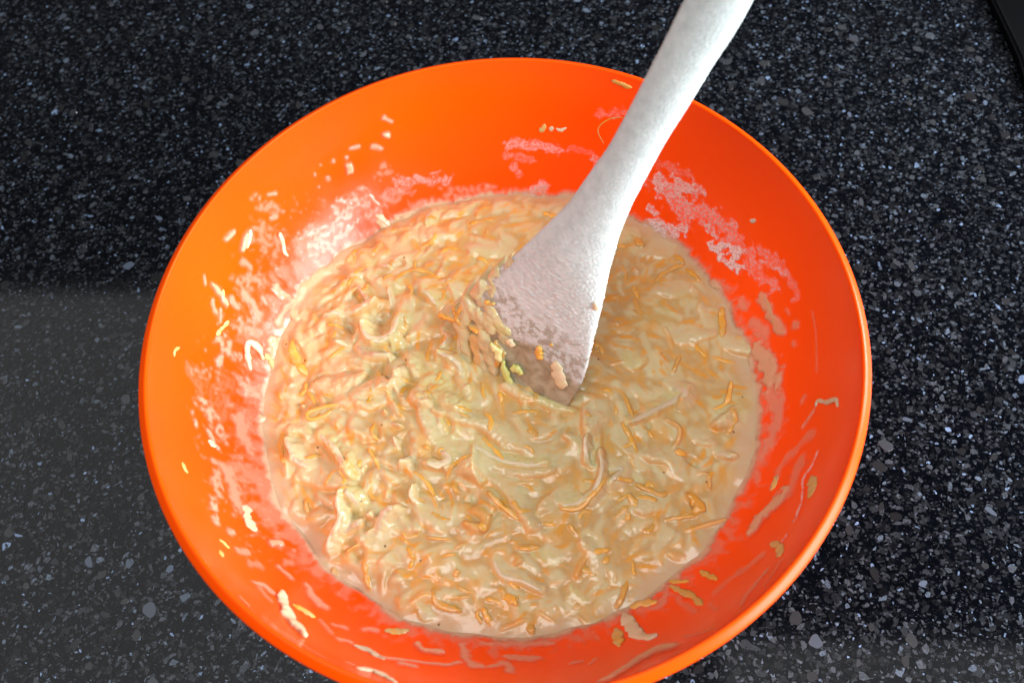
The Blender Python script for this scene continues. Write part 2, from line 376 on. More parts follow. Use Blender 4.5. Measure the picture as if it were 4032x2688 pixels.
# ------------------------------------------------------------------ traced marks (photo crops, own scale)
CROP = dict(A=(1000, 700, 1.96), B=(1000, 1500, 1.96), C=(2200, 700, 1.96), D=(2200, 1500, 1.96), E=(700, 2000, 1.96), F=(1900, 2000, 1.96),
            G=(1600, 1000, 2.613), H=(500, 1300, 1.5675), I=(0, 900, 1.96), U=(500, 200, 1.96), T=(2000, 0, 1.96))
def px(c, pts):
    x0, y0, s = CROP[c]; return np.array([(x0 + x / s, y0 + y / s) for x, y in pts], float)
def parse(txt):
    out = []
    for ln in txt.strip().splitlines():
        ln = ln.split('#')[0].strip()
        if not ln: continue
        h, pts = ln.split('|'); c, kind, w, ht = h.split()
        P = [tuple(map(float, p.split(','))) for p in pts.split()]
        out.append((kind, px(c, P), float(w) / CROP[c][2], float(ht)))
    return out
BATTER = parse('''
A L 40 1.2 | 270,960 390,830 480,760
A L 34 1.0 | 260,1040 330,1080 370,1050
A L 50 1.6 | 450,760 640,640 800,590
A L 35 2.2 | 760,770 860,760 940,830
A P 26 2.8 | 800,830 850,920 900,990
A L 40 2.2 | 700,950 740,890 800,870
A P 44 3.2 | 740,1040 830,1020 930,970
A G 52 3.4 | 830,1130 870,1240 970,1275 1060,1220 1110,1090 1150,1060
A P 34 2.8 | 560,1095 640,1060 690,1090
A O 18 1.2 | 570,1130 640,1150 690,1165
A P 28 2.6 | 640,1285 720,1300
A P 40 2.8 | 800,1300 870,1380 1000,1390 1040,1370
A L 42 2.6 | 1140,1300 1200,1400 1220,1500
A L 56 2.2 | 600,1480 750,1440 830,1500
A L 46 2.0 | 330,1240 400,1300 420,1400
A O 40 0.6 | 300,1260 320,1400 400,1520
A G 46 1.0 | 1330,350 1380,260 1450,230
A L 26 0.8 | 1560,240 1700,210
A o 30 0.6 | 1500,430 1490,620
A O 22 1.0 | 1080,800 1180,730 1290,720 1380,745
A O 12 0.9 | 1240,640 1243,710
A L 28 1.4 | 1500,800 1540,900 1590,980
A G 46 1.4 | 1300,880 1360,920 1420,990
A O 14 1.1 | 1170,1080 1175,1190
A P 24 1.6 | 1190,1240
A O 20 2.6 | 1430,1060 1480,1080 1545,1105
A O 18 2.6 | 1545,1000 1560,1110
A P 22 1.2 | 1040,860 1060,980
A o 22 0.6 | 1650,340 1670,410
A o 26 0.7 | 1800,400 1790,470
A L 36 0.8 | 1900,440 1970,510
A o 60 0.7 | 1600,780 1680,750
A o 40 0.7 | 1150,380 1200,450
A P 22 1.8 | 1450,1180 1500,1250 1440,1320
A P 42 3.2 | 1420,1370 1560,1430 1600,1500
A P 40 2.6 | 1600,1180 1590,1350
A L 60 1.4 | 980,480 1100,560 1000,640
A o 26 1.2 | 780,570 720,640
A P 26 1.6 | 980,680 1040,700
A V 46 1.8 | 830,950
A V 40 1.2 | 700,1120 760,1180
A V 60 1.2 | 900,1060 1000,1100
A L 70 1.2 | 1700,560 1900,600
A L 60 1.0 | 1250,450 1400,480
A V 60 1.0 | 1060,1380 1300,1250
B L 60 3.2 | 550,60 700,30 830,-30
B P 60 3.4 | 720,150 820,110 1060,30 1100,-60
B L 56 2.4 | 770,140 850,190 1040,140
B o 32 1.0 | 900,110 910,175
B O 18 1.0 | 980,90 1040,100 1045,165
B O 20 2.0 | 640,180 520,210 420,250 430,300 520,280 620,205
B L 22 1.8 | 380,190
B P 24 2.0 | 1010,240
B G 52 3.4 | 520,420 580,490 650,570 740,720
B L 40 2.4 | 270,400 360,380 420,440
B P 44 2.8 | 260,470 330,620 430,660
B O 16 1.6 | 400,600 520,570
B O 30 0.8 | 225,400 210,520 250,650
B P 70 3.6 | 1300,20 1240,120 1320,200
B G 88 3.2 | 1350,30 1420,140 1560,220
B L 50 2.4 | 1640,60
B L 25 1.8 | 1150,140
B L 50 2.2 | 1290,220 1330,350 1390,450 1430,480
B L 60 2.6 | 1400,230 1600,300 1800,370 1950,480 2150,570 2352,640
B L 50 1.8 | 1500,500 1800,640 2000,700 2150,730 2300,690
B G 40 1.2 | 1700,500 1900,610 2100,650 2250,640
B O 20 1.6 | 1770,440 1850,530 1925,610
B O 16 1.2 | 1570,230 1680,232
B O 16 1.0 | 1600,270 1660,290
B O 18 1.2 | 2000,250 2200,230
B O 20 1.2 | 1900,100 1912,170
B P 52 2.8 | 1430,540 1500,600 1440,660 1340,660
B O 16 2.2 | 1310,500 1350,520
B P 16 1.8 | 1060,330 1130,350
B P 16 2.4 | 1080,440 1100,500
B P 28 3.2 | 1130,650 1180,605 1200,570
B P 120 4.2 | 1700,700 1740,690
B O 24 1.2 | 1490,760 1540,660 1680,590
B O 30 1.0 | 1540,780 1570,860
B L 58 2.4 | 1800,720 1950,830 2050,1000 2130,1120
B O 18 1.0 | 1240,700 1340,790 1405,900
B P 26 2.8 | 1220,810 1215,900 1260,960
B P 44 3.8 | 680,870 660,950 680,1050 640,1140 580,1230 575,1290
B G 46 3.4 | 720,870 780,920 800,990
B V 40 2.0 | 770,1040
B O 18 1.0 | 630,880 740,840
B P 42 3.0 | 880,1020 900,1050
B P 46 3.4 | 1090,980 1000,1050 960,1150
B P 36 2.2 | 830,1100 700,1170
B L 34 2.4 | 900,1150 830,1210
B O 16 1.0 | 1140,1170 1190,1200 1270,1190
B L 34 1.6 | 1120,1130 1260,1160
B o 64 3.0 | 1650,960 1790,1050 1740,1140 1630,1100
B O 36 1.6 | 1740,1130 1800,1140
B O 26 2.4 | 1810,860 1920,970 2040,1060
B O 15 1.0 | 1340,1210 1520,1222
B o 26 1.2 | 1560,1290 1640,1240
B O 14 0.8 | 1460,1350 1560,1340
B O 16 1.2 | 1180,1280 1235,1370
B O 22 1.0 | 1200,1440 1225,1400
B O 26 1.4 | 855,1380 870,1500 885,1590
B o 26 2.4 | 720,1320 800,1270 900,1240
B L 56 2.2 | 820,1230 1000,1290
B O 24 1.0 | 405,930 420,1020
B O 16 1.4 | 540,830 600,730 650,690
B O 18 1.2 | 880,520 930,600 970,680
B L 26 1.6 | 770,660 800,700 840,680
B o 30 1.2 | 2040,790 2180,780
B L 40 1.6 | 2200,980 2290,900 2400,820
B O 18 1.0 | 2230,1100 2340,1110
B O 20 1.2 | 2050,1290 2180,1290
B L 70 1.6 | 350,720 500,760 700,800
B L 50 1.8 | 1100,1300 1000,1400
B V 50 1.0 | 1130,480 1250,640
B V 60 1.4 | 1480,900 1560,940 1700,900
B V 50 1.2 | 640,470 700,600
B L 60 1.2 | 1250,1000 1400,1100 1550,1080
C O 36 0.9 | 600,470 640,530
C O 28 0.8 | 740,800 860,710 960,670
C O 30 0.8 | 900,600 960,650
C O 26 0.8 | 980,700 1080,780
C O 38 1.4 | 1260,1010 1262,1220
C o 34 1.1 | 820,1160 880,1300
C O 12 0.6 | 570,1020 640,1080
C O 22 0.9 | 940,1370 880,1500
C o 18 0.8 | 380,1440 500,1420
C o 26 0.8 | 420,1120 460,1130
C L 18 1.0 | 480,740 520,720
C L 30 1.0 | 600,720
C L 30 1.1 | 1020,850 1025,880
C L 40 1.2 | 1080,1000 1140,1140
C G 60 1.2 | 560,1430 640,1430
C P 60 1.2 | 1280,1290 1440,1350
C L 56 1.3 | 850,1190 950,1250 1180,1220
C o 40 0.8 | 1390,1230
C L 70 1.0 | 700,600 850,560
C L 70 1.0 | 800,900 950,880
D P 54 2.8 | 870,50 970,100 940,150
D G 46 1.8 | 950,110 770,220 560,330
D O 20 1.3 | 500,100 570,270
D o 26 1.0 | 640,180 640,220
D O 24 1.4 | 490,330 560,450 600,550
D O 22 1.6 | 1330,10 1290,170 1190,220
D O 26 2.6 | 1330,210 1350,300 1310,390
D P 90 2.6 | 1230,280 1260,310
D o 24 2.0 | 340,240 330,330 270,380
D P 76 2.4 | 240,220 220,350
D o 28 2.2 | 830,300 930,360 920,460 860,530
D O 30 1.8 | 900,550 980,560
D P 38 3.0 | 200,450 215,600 250,650
D P 38 2.6 | 310,560 330,700 270,850 130,950 40,950
D O 28 1.2 | 365,760 260,890 150,980 20,990
D P 42 1.8 | 380,680 480,690 400,780
D O 20 1.2 | 430,760 570,770
D O 24 1.4 | 600,800 760,870 840,860
D O 36 1.2 | 540,880 600,960
D O 54 1.8 | 1000,880 1080,960 1050,1020
D o 24 1.6 | 1080,710 1150,720 1165,820
D P 38 1.8 | 1230,560 1330,600
D O 15 1.2 | 820,1070 900,1055 1040,1040
D O 22 1.3 | 980,1150 1290,1070
D O 22 1.3 | 1240,1180 1440,1080
D o 28 1.2 | 1440,1000 1550,975
D O 20 1.0 | 80,1110 140,1180
D o 24 1.0 | 150,1480 220,1340
D o 28 0.8 | 430,1420 440,1540
D O 15 1.0 | 570,1390 580,1500
D o 50 0.8 | 850,1330 950,1360
D L 60 2.0 | 700,600 850,620 900,700
D L 60 1.4 | 620,1000 800,950
D L 44 1.4 | 180,1240 250,1350 280,1480
D L 50 1.4 | 1050,430 1150,480
D L 40 1.6 | 420,420 520,560
D V 30 1.6 | 245,560 262,640
D V 40 1.2 | 1000,600 1060,640
D V 30 1.4 | 690,340
D L 40 2.0 | 60,430 120,480 60,540
F O 30 1.6 | 170,670 270,740
F O 20 1.5 | 1110,560 1080,680 1035,760
F o 24 1.2 | 150,930 330,860
F O 32 1.2 | 360,900 380,960
F O 26 0.9 | 0,770 60,890
F o 14 0.8 | 430,800 560,880
F o 18 0.6 | 740,830 800,890
F P 38 1.2 | 90,400 150,520 300,560 450,640
F o 28 1.2 | 270,300 430,300
F o 40 1.4 | 215,400 250,370 290,400 250,430
F o 40 1.1 | 720,520 800,350
F o 16 0.8 | 560,760 590,790
F o 16 0.8 | 730,750
F L 40 0.8 | 980,480 1020,560
E O 26 1.0 | 1970,620 1990,720 2080,770 2180,790
E o 18 1.0 | 2060,700 2250,680
E o 34 0.9 | 1690,700 1720,760
E o 34 0.8 | 1200,480 1220,530
E O 32 0.8 | 2150,480 2150,530
E P 36 1.0 | 1860,780 1920,840
''')
# ---- clumps heaped over the left edge of the blade (height in mm over the batter level)
CLUMP = parse('''
G P 70 4.4 | 330,1040 480,1100 560,1200 600,1320
G P 90 4.6 | 600,1330 640,1450
G G 90 5.0 | 150,1300 240,1250 330,1300
G P 80 4.6 | 120,1400 220,1450
G O 30 4.0 | 420,800 360,900
G o 40 2.2 | 1270,1400 1400,1400
G P 60 2.2 | 1340,1500 1500,1540
G P 120 6.4 | 1040,1330 1200,1400 1400,1490
G G 110 5.8 | 1380,1470 1560,1540 1700,1600
G o 60 5.6 | 1180,1480 1320,1500
''')
# ------------------------------------------------------------------ batter surface
def climb_z(az_): return fbm(np.cos(az_) * 5 + 3, np.sin(az_) * 5 + 1, 2) * 0.0018 - 0.0040 * np.exp(-((az_ - 1.75) / 0.75) ** 2) + 0.0018 * np.exp(-((az_ + 0.35) / 0.4) ** 2) + 0.0022 * np.exp(-((np.abs(az_) - 2.75) / 0.35) ** 2) * (0.6 + fbm(np.cos(az_) * 6, np.sin(az_) * 6, 2))
BRX = float(r_in(BZ + 0.004)) + 0.001
step = 0.00040; nx = int(2 * BRX / step) + 1
gx = np.linspace(-BRX, BRX, nx); X, Y = np.meshgrid(gx, gx, indexing='ij')
RAD = np.hypot(X, Y)
edge = np.clip((BR + 0.004 * fbm(X * 40, Y * 40, 2) - RAD) / 0.011, 0, 1); edge = edge * edge * (3 - 2 * edge)
sw = on_plane([(2190, 1640)], BZ)[0]; dx, dy = X - sw[0], Y - sw[1]; sr = np.hypot(dx, dy); sa = np.arctan2(dy, dx)
wx, wy = X + 0.004 * fbm(X * 60, Y * 60, 3), Y + 0.004 * fbm(X * 60 + 40, Y * 60 + 7, 3)
lump = fbm(wx * 85, wy * 85, 3); fine = fbm(wx * 260, wy * 260, 3)
def lic(src, steps, flow):
    acc = src.copy(); n = 1.0
    for sg in (1, -1):
        fi, fj = np.meshgrid(np.arange(nx, dtype=float), np.arange(nx, dtype=float), indexing='ij')
        for k in range(steps):
            a = np.clip(fi.astype(int), 0, nx - 1); b = np.clip(fj.astype(int), 0, nx - 1)
            fi += sg * flow[0][a, b]; fj += sg * flow[1][a, b]
            wgt = 1 - k / steps
            acc += wgt * src[np.clip(fi.astype(int), 0, nx - 1), np.clip(fj.astype(int), 0, nx - 1)]; n += wgt
    return acc / n
fa = sa + math.pi / 2 + 0.45 + 1.5 * fbm(X * 38, Y * 38, 2) * (0.5 + 0.5 * sstep(0.02, 0.07, sr))
flow = (np.cos(fa), np.sin(fa))
def nrmz(a): a = a - a.mean(); return a / a.std()
L1 = nrmz(lic(perlin(X * 270, Y * 270), 16, flow)); L2 = nrmz(lic(perlin(X * 700 + 50, Y * 700), 10, flow)); L3 = nrmz(lic(perlin(X * 360 - 20, Y * 360 + 9), 12, flow))
act = sstep(-0.25, 0.65, fbm(X * 42 + 3, Y * 42 + 1, 2))
L4 = nrmz(lic(perlin(X * 150 + 7, Y * 150 - 3), 30, flow)); L5 = nrmz(lic(perlin(X * 230 - 9, Y * 230 + 4), 14, flow))
swirl = np.exp(-(sr / 0.045) ** 2)
leftness = sstep(0.03, -0.07, X)                # thicker heap of shreds at the left
rough_w = 0.30 + 0.85 * leftness
bil = np.abs(fbm(wx * 62, wy * 62, 2)); bil2 = np.abs(fbm(wx * 130 + 8, wy * 130, 2))
H = (2.9 * bil * rough_w + 0.5 * bil2 * rough_w * act + (0.24 * rough_w + 0.5 * swirl) * np.abs(L4) + 0.16 * np.abs(L5) * act * rough_w + 0.10 * np.abs(L1) * act + 0.02 * L2 * act + 0.20 * np.clip(L3 - 0.8, 0, 2.2) * (0.2 + rough_w) * act) * 1e-3
for _ in range(2): H = 0.2 * (H + np.roll(H, 1, 0) + np.roll(H, -1, 0) + np.roll(H, 1, 1) + np.roll(H, -1, 1))
H = H * edge + 0.0006 * swirl
mask_o = sstep(0.7, 1.6, L3 + 0.4 * L2) * 0.95 * (0.35 + act) + sstep(0.55, 0.0, np.abs(L4)) * 0.16 + sstep(0.5, 0.0, bil * 3) * 0.25 + sstep(0.05, 0.7, fbm(wx * 50 + 31, wy * 50, 3)) * 0.38 + sstep(0.9, 1.8, L5) * 0.45  # orange in the hollows is painted warm shade; the other patches are carrot
mask_p = sstep(0.3, 1.5, 0.7 * np.abs(L4) + 2.4 * (bil - 0.2)) * 0.85 * edge
mask_g = sstep(0.25, 0.8, fbm(wx * 40 + 11, wy * 40 - 8, 2)) * 0.35 * edge
mask_o = mask_o * (0.15 + 0.85 * edge)
BASE = H.copy()
def stamp(P2, w, h, kind, crisp=0.0003, absolute=False, rnd=0):
    """raise (or sink) the surface along a polyline; returns nothing"""
    global H, mask_o, mask_p, mask_g
    P = spline(P2, 6); m = w * 3.2 + 0.001
    i0 = max(int((P[:, 0].min() - m + BRX) / step), 0); i1 = min(int((P[:, 0].max() + m + BRX) / step) + 2, nx)
    j0 = max(int((P[:, 1].min() - m + BRX) / step), 0); j1 = min(int((P[:, 1].max() + m + BRX) / step) + 2, nx)
    if i1 <= i0 or j1 <= j0: return
    s = (slice(i0, i1), slice(j0, j1)); x, y = X[s], Y[s]; fold = kind in 'PLG' and len(P) > 1 and not absolute
    fr = 0.32 / max(w, 0.0008); am = 0.42 if kind not in 'Oo' else 0.22
    x2 = x + am * w * fbm(x * fr + rnd, y * fr, 3); y2 = y + am * w * fbm(x * fr + 5, y * fr + rnd, 3)
    d, t = seg_dist(x2, y2, P); fl = (int(rnd * 7) % 2); tt = t if fl else 1 - t
    tap = 0.55 + 0.6 * np.sin(np.pi * (0.12 + 0.6 * tt)) if len(P) > 1 else 1.0
    hr = (1.05 - 0.75 * tt ** 1.5) if len(P) > 1 and not absolute else 1.0
    q = d / (w * tap)
    if fold:                                       # a fold: steep face on one side, long soft slope on the other
        sd = seg_side(x2, y2, P); q = d / (w * tap * (0.85 + 1.5 * sstep(0.5, -0.7, sd)))
    if kind == 'V':
        H[s] -= h * np.exp(-(q * 1.2) ** 2); return
    prof = (np.clip(1 - q * q, 0, 1) ** ((0.5 + 0.9 * sstep(0.4, -0.6, sd)) if fold else 0.5)) * (1 + 0.12 * perlin(x * 500 + rnd, y * 500))
    b = (np.zeros_like(x) if absolute else BASE[s] * 0.5)
    inside = q < 1.35 
    new = np.where(q < 1, b + h * hr * prof, b - 0.003 * (q - 1))
    H[s] = np.where(inside, smax(H[s], new, crisp), H[s])
    c = sstep(1.05, 0.72, q)
    c2 = sstep(1.9, 0.5, q)
    if kind == 'O': mask_o[s] = np.maximum(mask_o[s], np.maximum(c * 0.85, c2 * 0.5))
    elif kind == 'o': mask_o[s] = np.maximum(mask_o[s] * (1 - c * .3), c2 * 0.62)
    else:
        mask_o[s] *= 1 - 0.65 * c; mask_p[s] = np.maximum(mask_p[s], c * (0.9 if kind == 'P' else 0.7))
        if kind == 'G': mask_g[s] = np.maximum(mask_g[s], c * 0.55)
        foot_shade = np.exp(-((q - 1.02) / 0.30) ** 2) * ((0.15 + 0.85 * sstep(-0.3, 0.5, sd)) if fold else 0.8)     # orange painted round a heap's foot for its warm shade, strongest on steep faces
        mask_o[s] = np.maximum(mask_o[s], foot_shade * (0.75 if h > 0.0018 else 0.42))
def wpx(w): return w / F * 0.375                     # photo pixels to metres at the batter
traced = []
for k in range(270):                                  # untraced small shreds between the traced ones
    r = BR * math.sqrt(rng.random()) * 0.93; a = rng.uniform(0, 2 * math.pi); p = np.array([r * math.cos(a), r * math.sin(a)])
    d = p - sw[:2]; ang = math.atan2(d[1], d[0]) + math.pi / 2 + rng.normal(0, 0.6); L = rng.uniform(0.003, 0.010)
    v = np.array([math.cos(ang), math.sin(ang)]); q = np.array([-v[1], v[0]]) * rng.normal(0, 0.0012)
    P = np.array([p - v * L / 2, p + q, p + v * L / 2]); kd = rng.choice(list('OoLPG'), p=[.40, .24, .14, .14, .08])
    w = rng.uniform(0.0007, 0.0014) if kd == 'O' else rng.uniform(0.0008, 0.0024)
    stamp(P, w, (0.3 + 0.8 * rng.random() * (0.5 + leftness[min(int((p[0] + BRX) / step), nx - 1), 0])) * 1e-3, kd, rnd=k)
    if kd == 'O' and rng.random() < 0.9: traced.append((kd, P, w * 1.0, 0.3))
for k, (kd, P, w, h) in enumerate(BATTER):
    W2 = on_plane(P, BZ + h * 0.0006)[:, :2]
    stamp(W2, wpx(w) * (0.86 if kd not in 'Oo' else 0.60), h * 1e-3 * (2.1 if kd in 'PGV' else 1.4), kd, rnd=k * 3.1)
    if kd == 'O': traced.append((kd, W2, wpx(w) * 0.78, h))  # one O stroke at the far left is a lump's shaded side painted orange
for k, (kd, P, w, h) in enumerate(CLUMP):
    W2 = on_plane(P, BZ + h * 0.0009)[:, :2]; stamp(W2, wpx(w) * 0.62, h * 0.55e-3, kd, 0.0005, True, k * 2.3)
# one light smoothing pass: wet batter rounds everything
for _ in range(2): H = (H + np.roll(H, 1, 0) + np.roll(H, -1, 0) + np.roll(H, 1, 1) + np.roll(H, -1, 1)) / 5
def blur(a, n):
    for _ in range(n): a = (a + np.roll(a, 1, 0) + np.roll(a, -1, 0) + np.roll(a, 1, 1) + np.roll(a, -1, 1)) / 5
    return a
mask_o = blur(mask_o, 3) * 0.6 + mask_o * 0.4; mask_p = blur(mask_p, 3)
az_ = np.arctan2(Y, X)                             # the batter climbs the wall unevenly
climb = climb_z(az_)
H = H + climb * sstep(BR - 0.014, BR + 0.002, RAD)
H += 0.00005 * fbm(wx * 900, wy * 900, 2) * edge
def h_at(x, y):
    i = np.clip(((np.asarray(x) + BRX) / step).astype(int), 0, nx - 1); j = np.clip(((np.asarray(y) + BRX) / step).astype(int), 0, nx - 1)
    return H[i, j]
base = np.array(CREAM)[None, None] * np.ones(X.shape + (1,))
edge_c = np.array((0.55, 0.425, 0.27))
base = base * edge[..., None] + edge_c * (1 - edge[..., None])
def mx(c, m): return base * (1 - m[..., None]) + np.array(c) * m[..., None]
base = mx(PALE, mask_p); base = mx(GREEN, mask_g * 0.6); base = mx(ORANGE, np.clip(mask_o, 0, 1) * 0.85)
keep = RAD < BRX - 0.0003
idx = -np.ones(X.shape, np.int64); idx[keep] = np.arange(keep.sum())
quad = np.stack([idx[:-1, :-1], idx[1:, :-1], idx[1:, 1:], idx[:-1, 1:]], -1).reshape(-1, 4); quad = quad[(quad >= 0).all(1)]
batter = empty('batter', (0, 0, BZ)); tag(batter, 'thick cream coloured batter full of grated carrot and cabbage filling the orange bowl', 'batter')
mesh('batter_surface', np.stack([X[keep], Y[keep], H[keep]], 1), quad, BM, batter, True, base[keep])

# ------------------------------------------------------------------ shreds (real strips with thickness)
def strip(name, P, Nn, w, th, mat, parent, coat=0.2, origin=None, flat=0.5, seed=0):
    """rounded strip along P (n,3) lying on a surface with normals Nn"""
    P = np.asarray(P); n = len(P); T = np.gradient(P, axis=0); T /= np.linalg.norm(T, axis=1)[:, None] + 1e-12
    S = np.cross(T, Nn); S /= np.linalg.norm(S, axis=1)[:, None] + 1e-12; K = 12
    r = np.random.default_rng(seed + 5)
    t = np.linspace(0, 1, n); tap = np.clip(np.minimum(t, 1 - t) / 0.22, 0, 1) ** 0.6 * 0.6 + 0.4
    LN = np.linalg.norm(P[-1] - P[0]); wob = 1 + (0.50 if LN > 0.005 else 0.30) * fbm(t * (5 if LN > 0.005 else 1.3) + seed, t * 0 + seed * 1.7, 2); V = []
    P = P + S * (w * 0.3 * perlin(t * 3.3 + seed * 2.1, t * 0 + 0.5))[:, None] + Nn * (th * 0.5 * perlin(t * 4 + seed, t * 0 + 3.5))[:, None]
    for i in range(n):
        for k in range(K):
            a = 2 * math.pi * k / K; c, s = math.cos(a), math.sin(a)
            c = math.copysign(abs(c) ** flat, c); s = math.copysign(abs(s) ** flat, s)
            j = 1 + (0.20 if LN > 0.004 else 0.12) * perlin(np.array([i * 0.45 + seed]), np.array([k * 0.9]))[0] + 0.05 * r.uniform(-1, 1)
            V.append(P[i] + S[i] * c * w * tap[i] * wob[i] * j + Nn[i] * (s * th * (0.45 + 0.55 * tap[i]) * j))
    V += [P[0] - T[0] * w * 0.35, P[-1] + T[-1] * w * 0.35]
    Fs = [(i * K + k, i * K + (k + 1) % K, (i + 1) * K + (k + 1) % K, (i + 1) * K + k) for i in range(n - 1) for k in range(K)]
    Fs += [(n * K, (k + 1) % K, k) for k in range(K)] + [(n * K + 1, (n - 1) * K + k, (n - 1) * K + (k + 1) % K) for k in range(K)]
    V = np.array(V)
    if origin is not None: V = V - origin
    cv = np.clip(coat + 0.35 * perlin(V[:, 0] * 400 + seed, V[:, 1] * 400), 0, 1)
    return mesh(name, V, Fs, mat, parent, True, attrs={'coat': cv})
def batter_strip(P2, w, lift, th, mat, name, coat, seed):
    P = spline(P2, 6); L = np.concatenate([[0], np.cumsum(np.hypot(*np.diff(P, axis=0).T))])
    n = max(6, min(26, int(L[-1] / 0.0007))); s = np.linspace(0, L[-1], n)
    x = np.interp(s, L, P[:, 0]); y = np.interp(s, L, P[:, 1])
    if np.hypot(x, y).max() > BR - 0.001: return
    z = h_at(x, y); z = np.convolve(np.r_[z[0], z, z[-1]], [.25, .5, .25], 'valid') + lift
    strip(name, np.stack([x, y, z], 1), np.tile([0, 0, 1.0], (n, 1)), w, th, mat, batter, coat, None, 0.7, seed)
for k, (kd, P2, w, h) in enumerate(traced[:285]):
    batter_strip(P2, max(w, 0.0005), -0.00018 - 0.00025 * rng.random(), max(0.42 * w, 0.00055), CAR, 'carrot_shred', rng.uniform(0.0, 0.35), k)  # the far left O stroke among these stands in for a lump's shaded side
for k, (kd, P, w, h) in enumerate(BATTER):
    if kd in 'PG' and len(P) > 1 and w < 30:
        W2 = on_plane(P, BZ + h * 0.0006)[:, :2]
        batter_strip(W2, wpx(w) * 0.42, -0.0004, 0.0006, CAB, 'cabbage_shred', 0.4, 900 + k)
# ------------------------------------------------------------------ wall smears
nt, nl = 2300, 190
zz = np.linspace(RZ - 0.004, BZ - 0.0040, nl); rr = r_in(zz); ll = np.concatenate([[0], np.cumsum(np.hypot(np.diff(zz), np.diff(rr)))])
lr = np.linspace(0, ll[-1], nl); zr = np.interp(lr, ll, zz); rr = r_in(zr)
th = np.linspace(-np.pi, np.pi, nt, endpoint=False); TH, LL = np.meshgrid(th, lr, indexing='ij')
XL = TH * 0.136; RLn = np.repeat(rr[None], nt, 0)
def wall_uv(P):
    q = on_bowl(P); return np.stack([np.arctan2(q[:, 1], q[:, 0]), np.interp(-q[:, 2], -zr, lr)], 1)
dist_b = float(np.interp(-BZ, -zr, lr)) - LL - 1.35 * climb_z(TH)                                # distance above the batter line
ang = np.degrees(TH)
fn = fbm(np.cos(TH) * 22 + LL * 40, np.sin(TH) * 22 - LL * 30, 4)
fn2 = fbm(XL * 170 + 3, LL * 110, 4, 0.6); fn3 = fbm(XL * 420, LL * 300, 3, 0.6)
left_w = sstep(125, 150, np.abs(ang)) ; low_w = np.exp(-((ang + 100) / 60) ** 2); right_w = sstep(60, 25, np.abs(ang + 10)); ul_w = np.exp(-((ang - 148) / 26) ** 2)
band = 0.0030 + 0.014 * left_w + 0.010 * low_w + 0.006 * right_w + 0.012 * ul_w
ALPHA = sstep(0.15, 1.0, 1.15 - dist_b / band + 0.75 * fn2 + 0.30 * fn) * 0.36
ALPHA = np.maximum(ALPHA, sstep(0.0046, -0.0004, dist_b - 0.0003 - 0.0016 * fn2 - 0.0016 * fn) * 0.92)
THK = ALPHA * 0.0003 + 0.00012 * np.clip(fn3, 0, 1) * (ALPHA > 0.05)
spk = sstep(0.62, 0.9, fn3 + 0.5 * fn2) * sstep(0.05, 0.02, dist_b) * sstep(0.8, 0.2, 1 - left_w) * 0.6
ALPHA = np.maximum(ALPHA, spk); THK = THK + spk * 0.0003
WCOL = np.ones(TH.shape + (3,)) * np.array((0.74, 0.40, 0.26))
wb = sstep(0.004, 0.0005, dist_b)[..., None]; WCOL = WCOL * (1 - wb) + np.array((0.58, 0.43, 0.27)) * wb
def wall_stamp(P, w, a, kind, seed):
    Q = wall_uv(P)
    if np.ptp(Q[:, 0]) > 3: Q[:, 0] = np.where(Q[:, 0] < 0, Q[:, 0] + 2 * np.pi, Q[:, 0])
    Q = spline(Q, 6); rm = float(np.interp(Q[:, 1].mean(), lr, rr)); wm = w
    t0 = Q[:, 0].mean(); D = Q[:, 0]; m = wm * 1.8 + 0.002
    if False: pass
    i0 = int(math.floor((Q[:, 0].min() - m / rm + math.pi) / (2 * math.pi) * nt)); i1 = int(math.ceil((Q[:, 0].max() + m / rm + math.pi) / (2 * math.pi) * nt))
    ii = np.arange(i0, i1 + 1); tt = -math.pi + ii * 2 * math.pi / nt
    j0 = max(int((Q[:, 1].min() - m) / lr[-1] * nl), 0); j1 = min(int((Q[:, 1].max() + m) / lr[-1] * nl) + 2, nl); jj = np.arange(j0, j1)
    if len(jj) == 0: return
    x, y = np.meshgrid(tt * rm, lr[jj], indexing='ij'); im = np.ix_(ii % nt, jj)
    PQ = np.stack([Q[:, 0] * rm, Q[:, 1]], 1)
    wob = 0.6 if kind != 'F' else 0.9
    x2 = x + wob * wm * fbm(x * 200 + seed, y * 200, 3); y2 = y + wob * wm * fbm(x * 200 + 9, y * 200 + seed, 3)
    d, t = seg_dist(x2, y2, PQ); q = d / wm
    c = sstep(1.15, 0.35 if kind == 'S' else 0.6, q) * a
    if kind == 'M': c = c * sstep(-0.35, 0.5, fbm(x * 330 + seed, y * 330, 3) + 0.15)
    ALPHA[im] = np.maximum(ALPHA[im], c)
    if kind == 'T': WCOL[im] = WCOL[im] * (1 - c[..., None]) + np.array((0.62, 0.46, 0.26)) * c[..., None]
    hh = {'T': 0.0013, 'S': 0.0005, 'M': 0.0004}.get(kind, 0.0004)
    THK[im] = np.maximum(THK[im], np.sqrt(np.clip(1 - (q / 1.1) ** 2, 0, 1)) * hh * (0.4 + a))
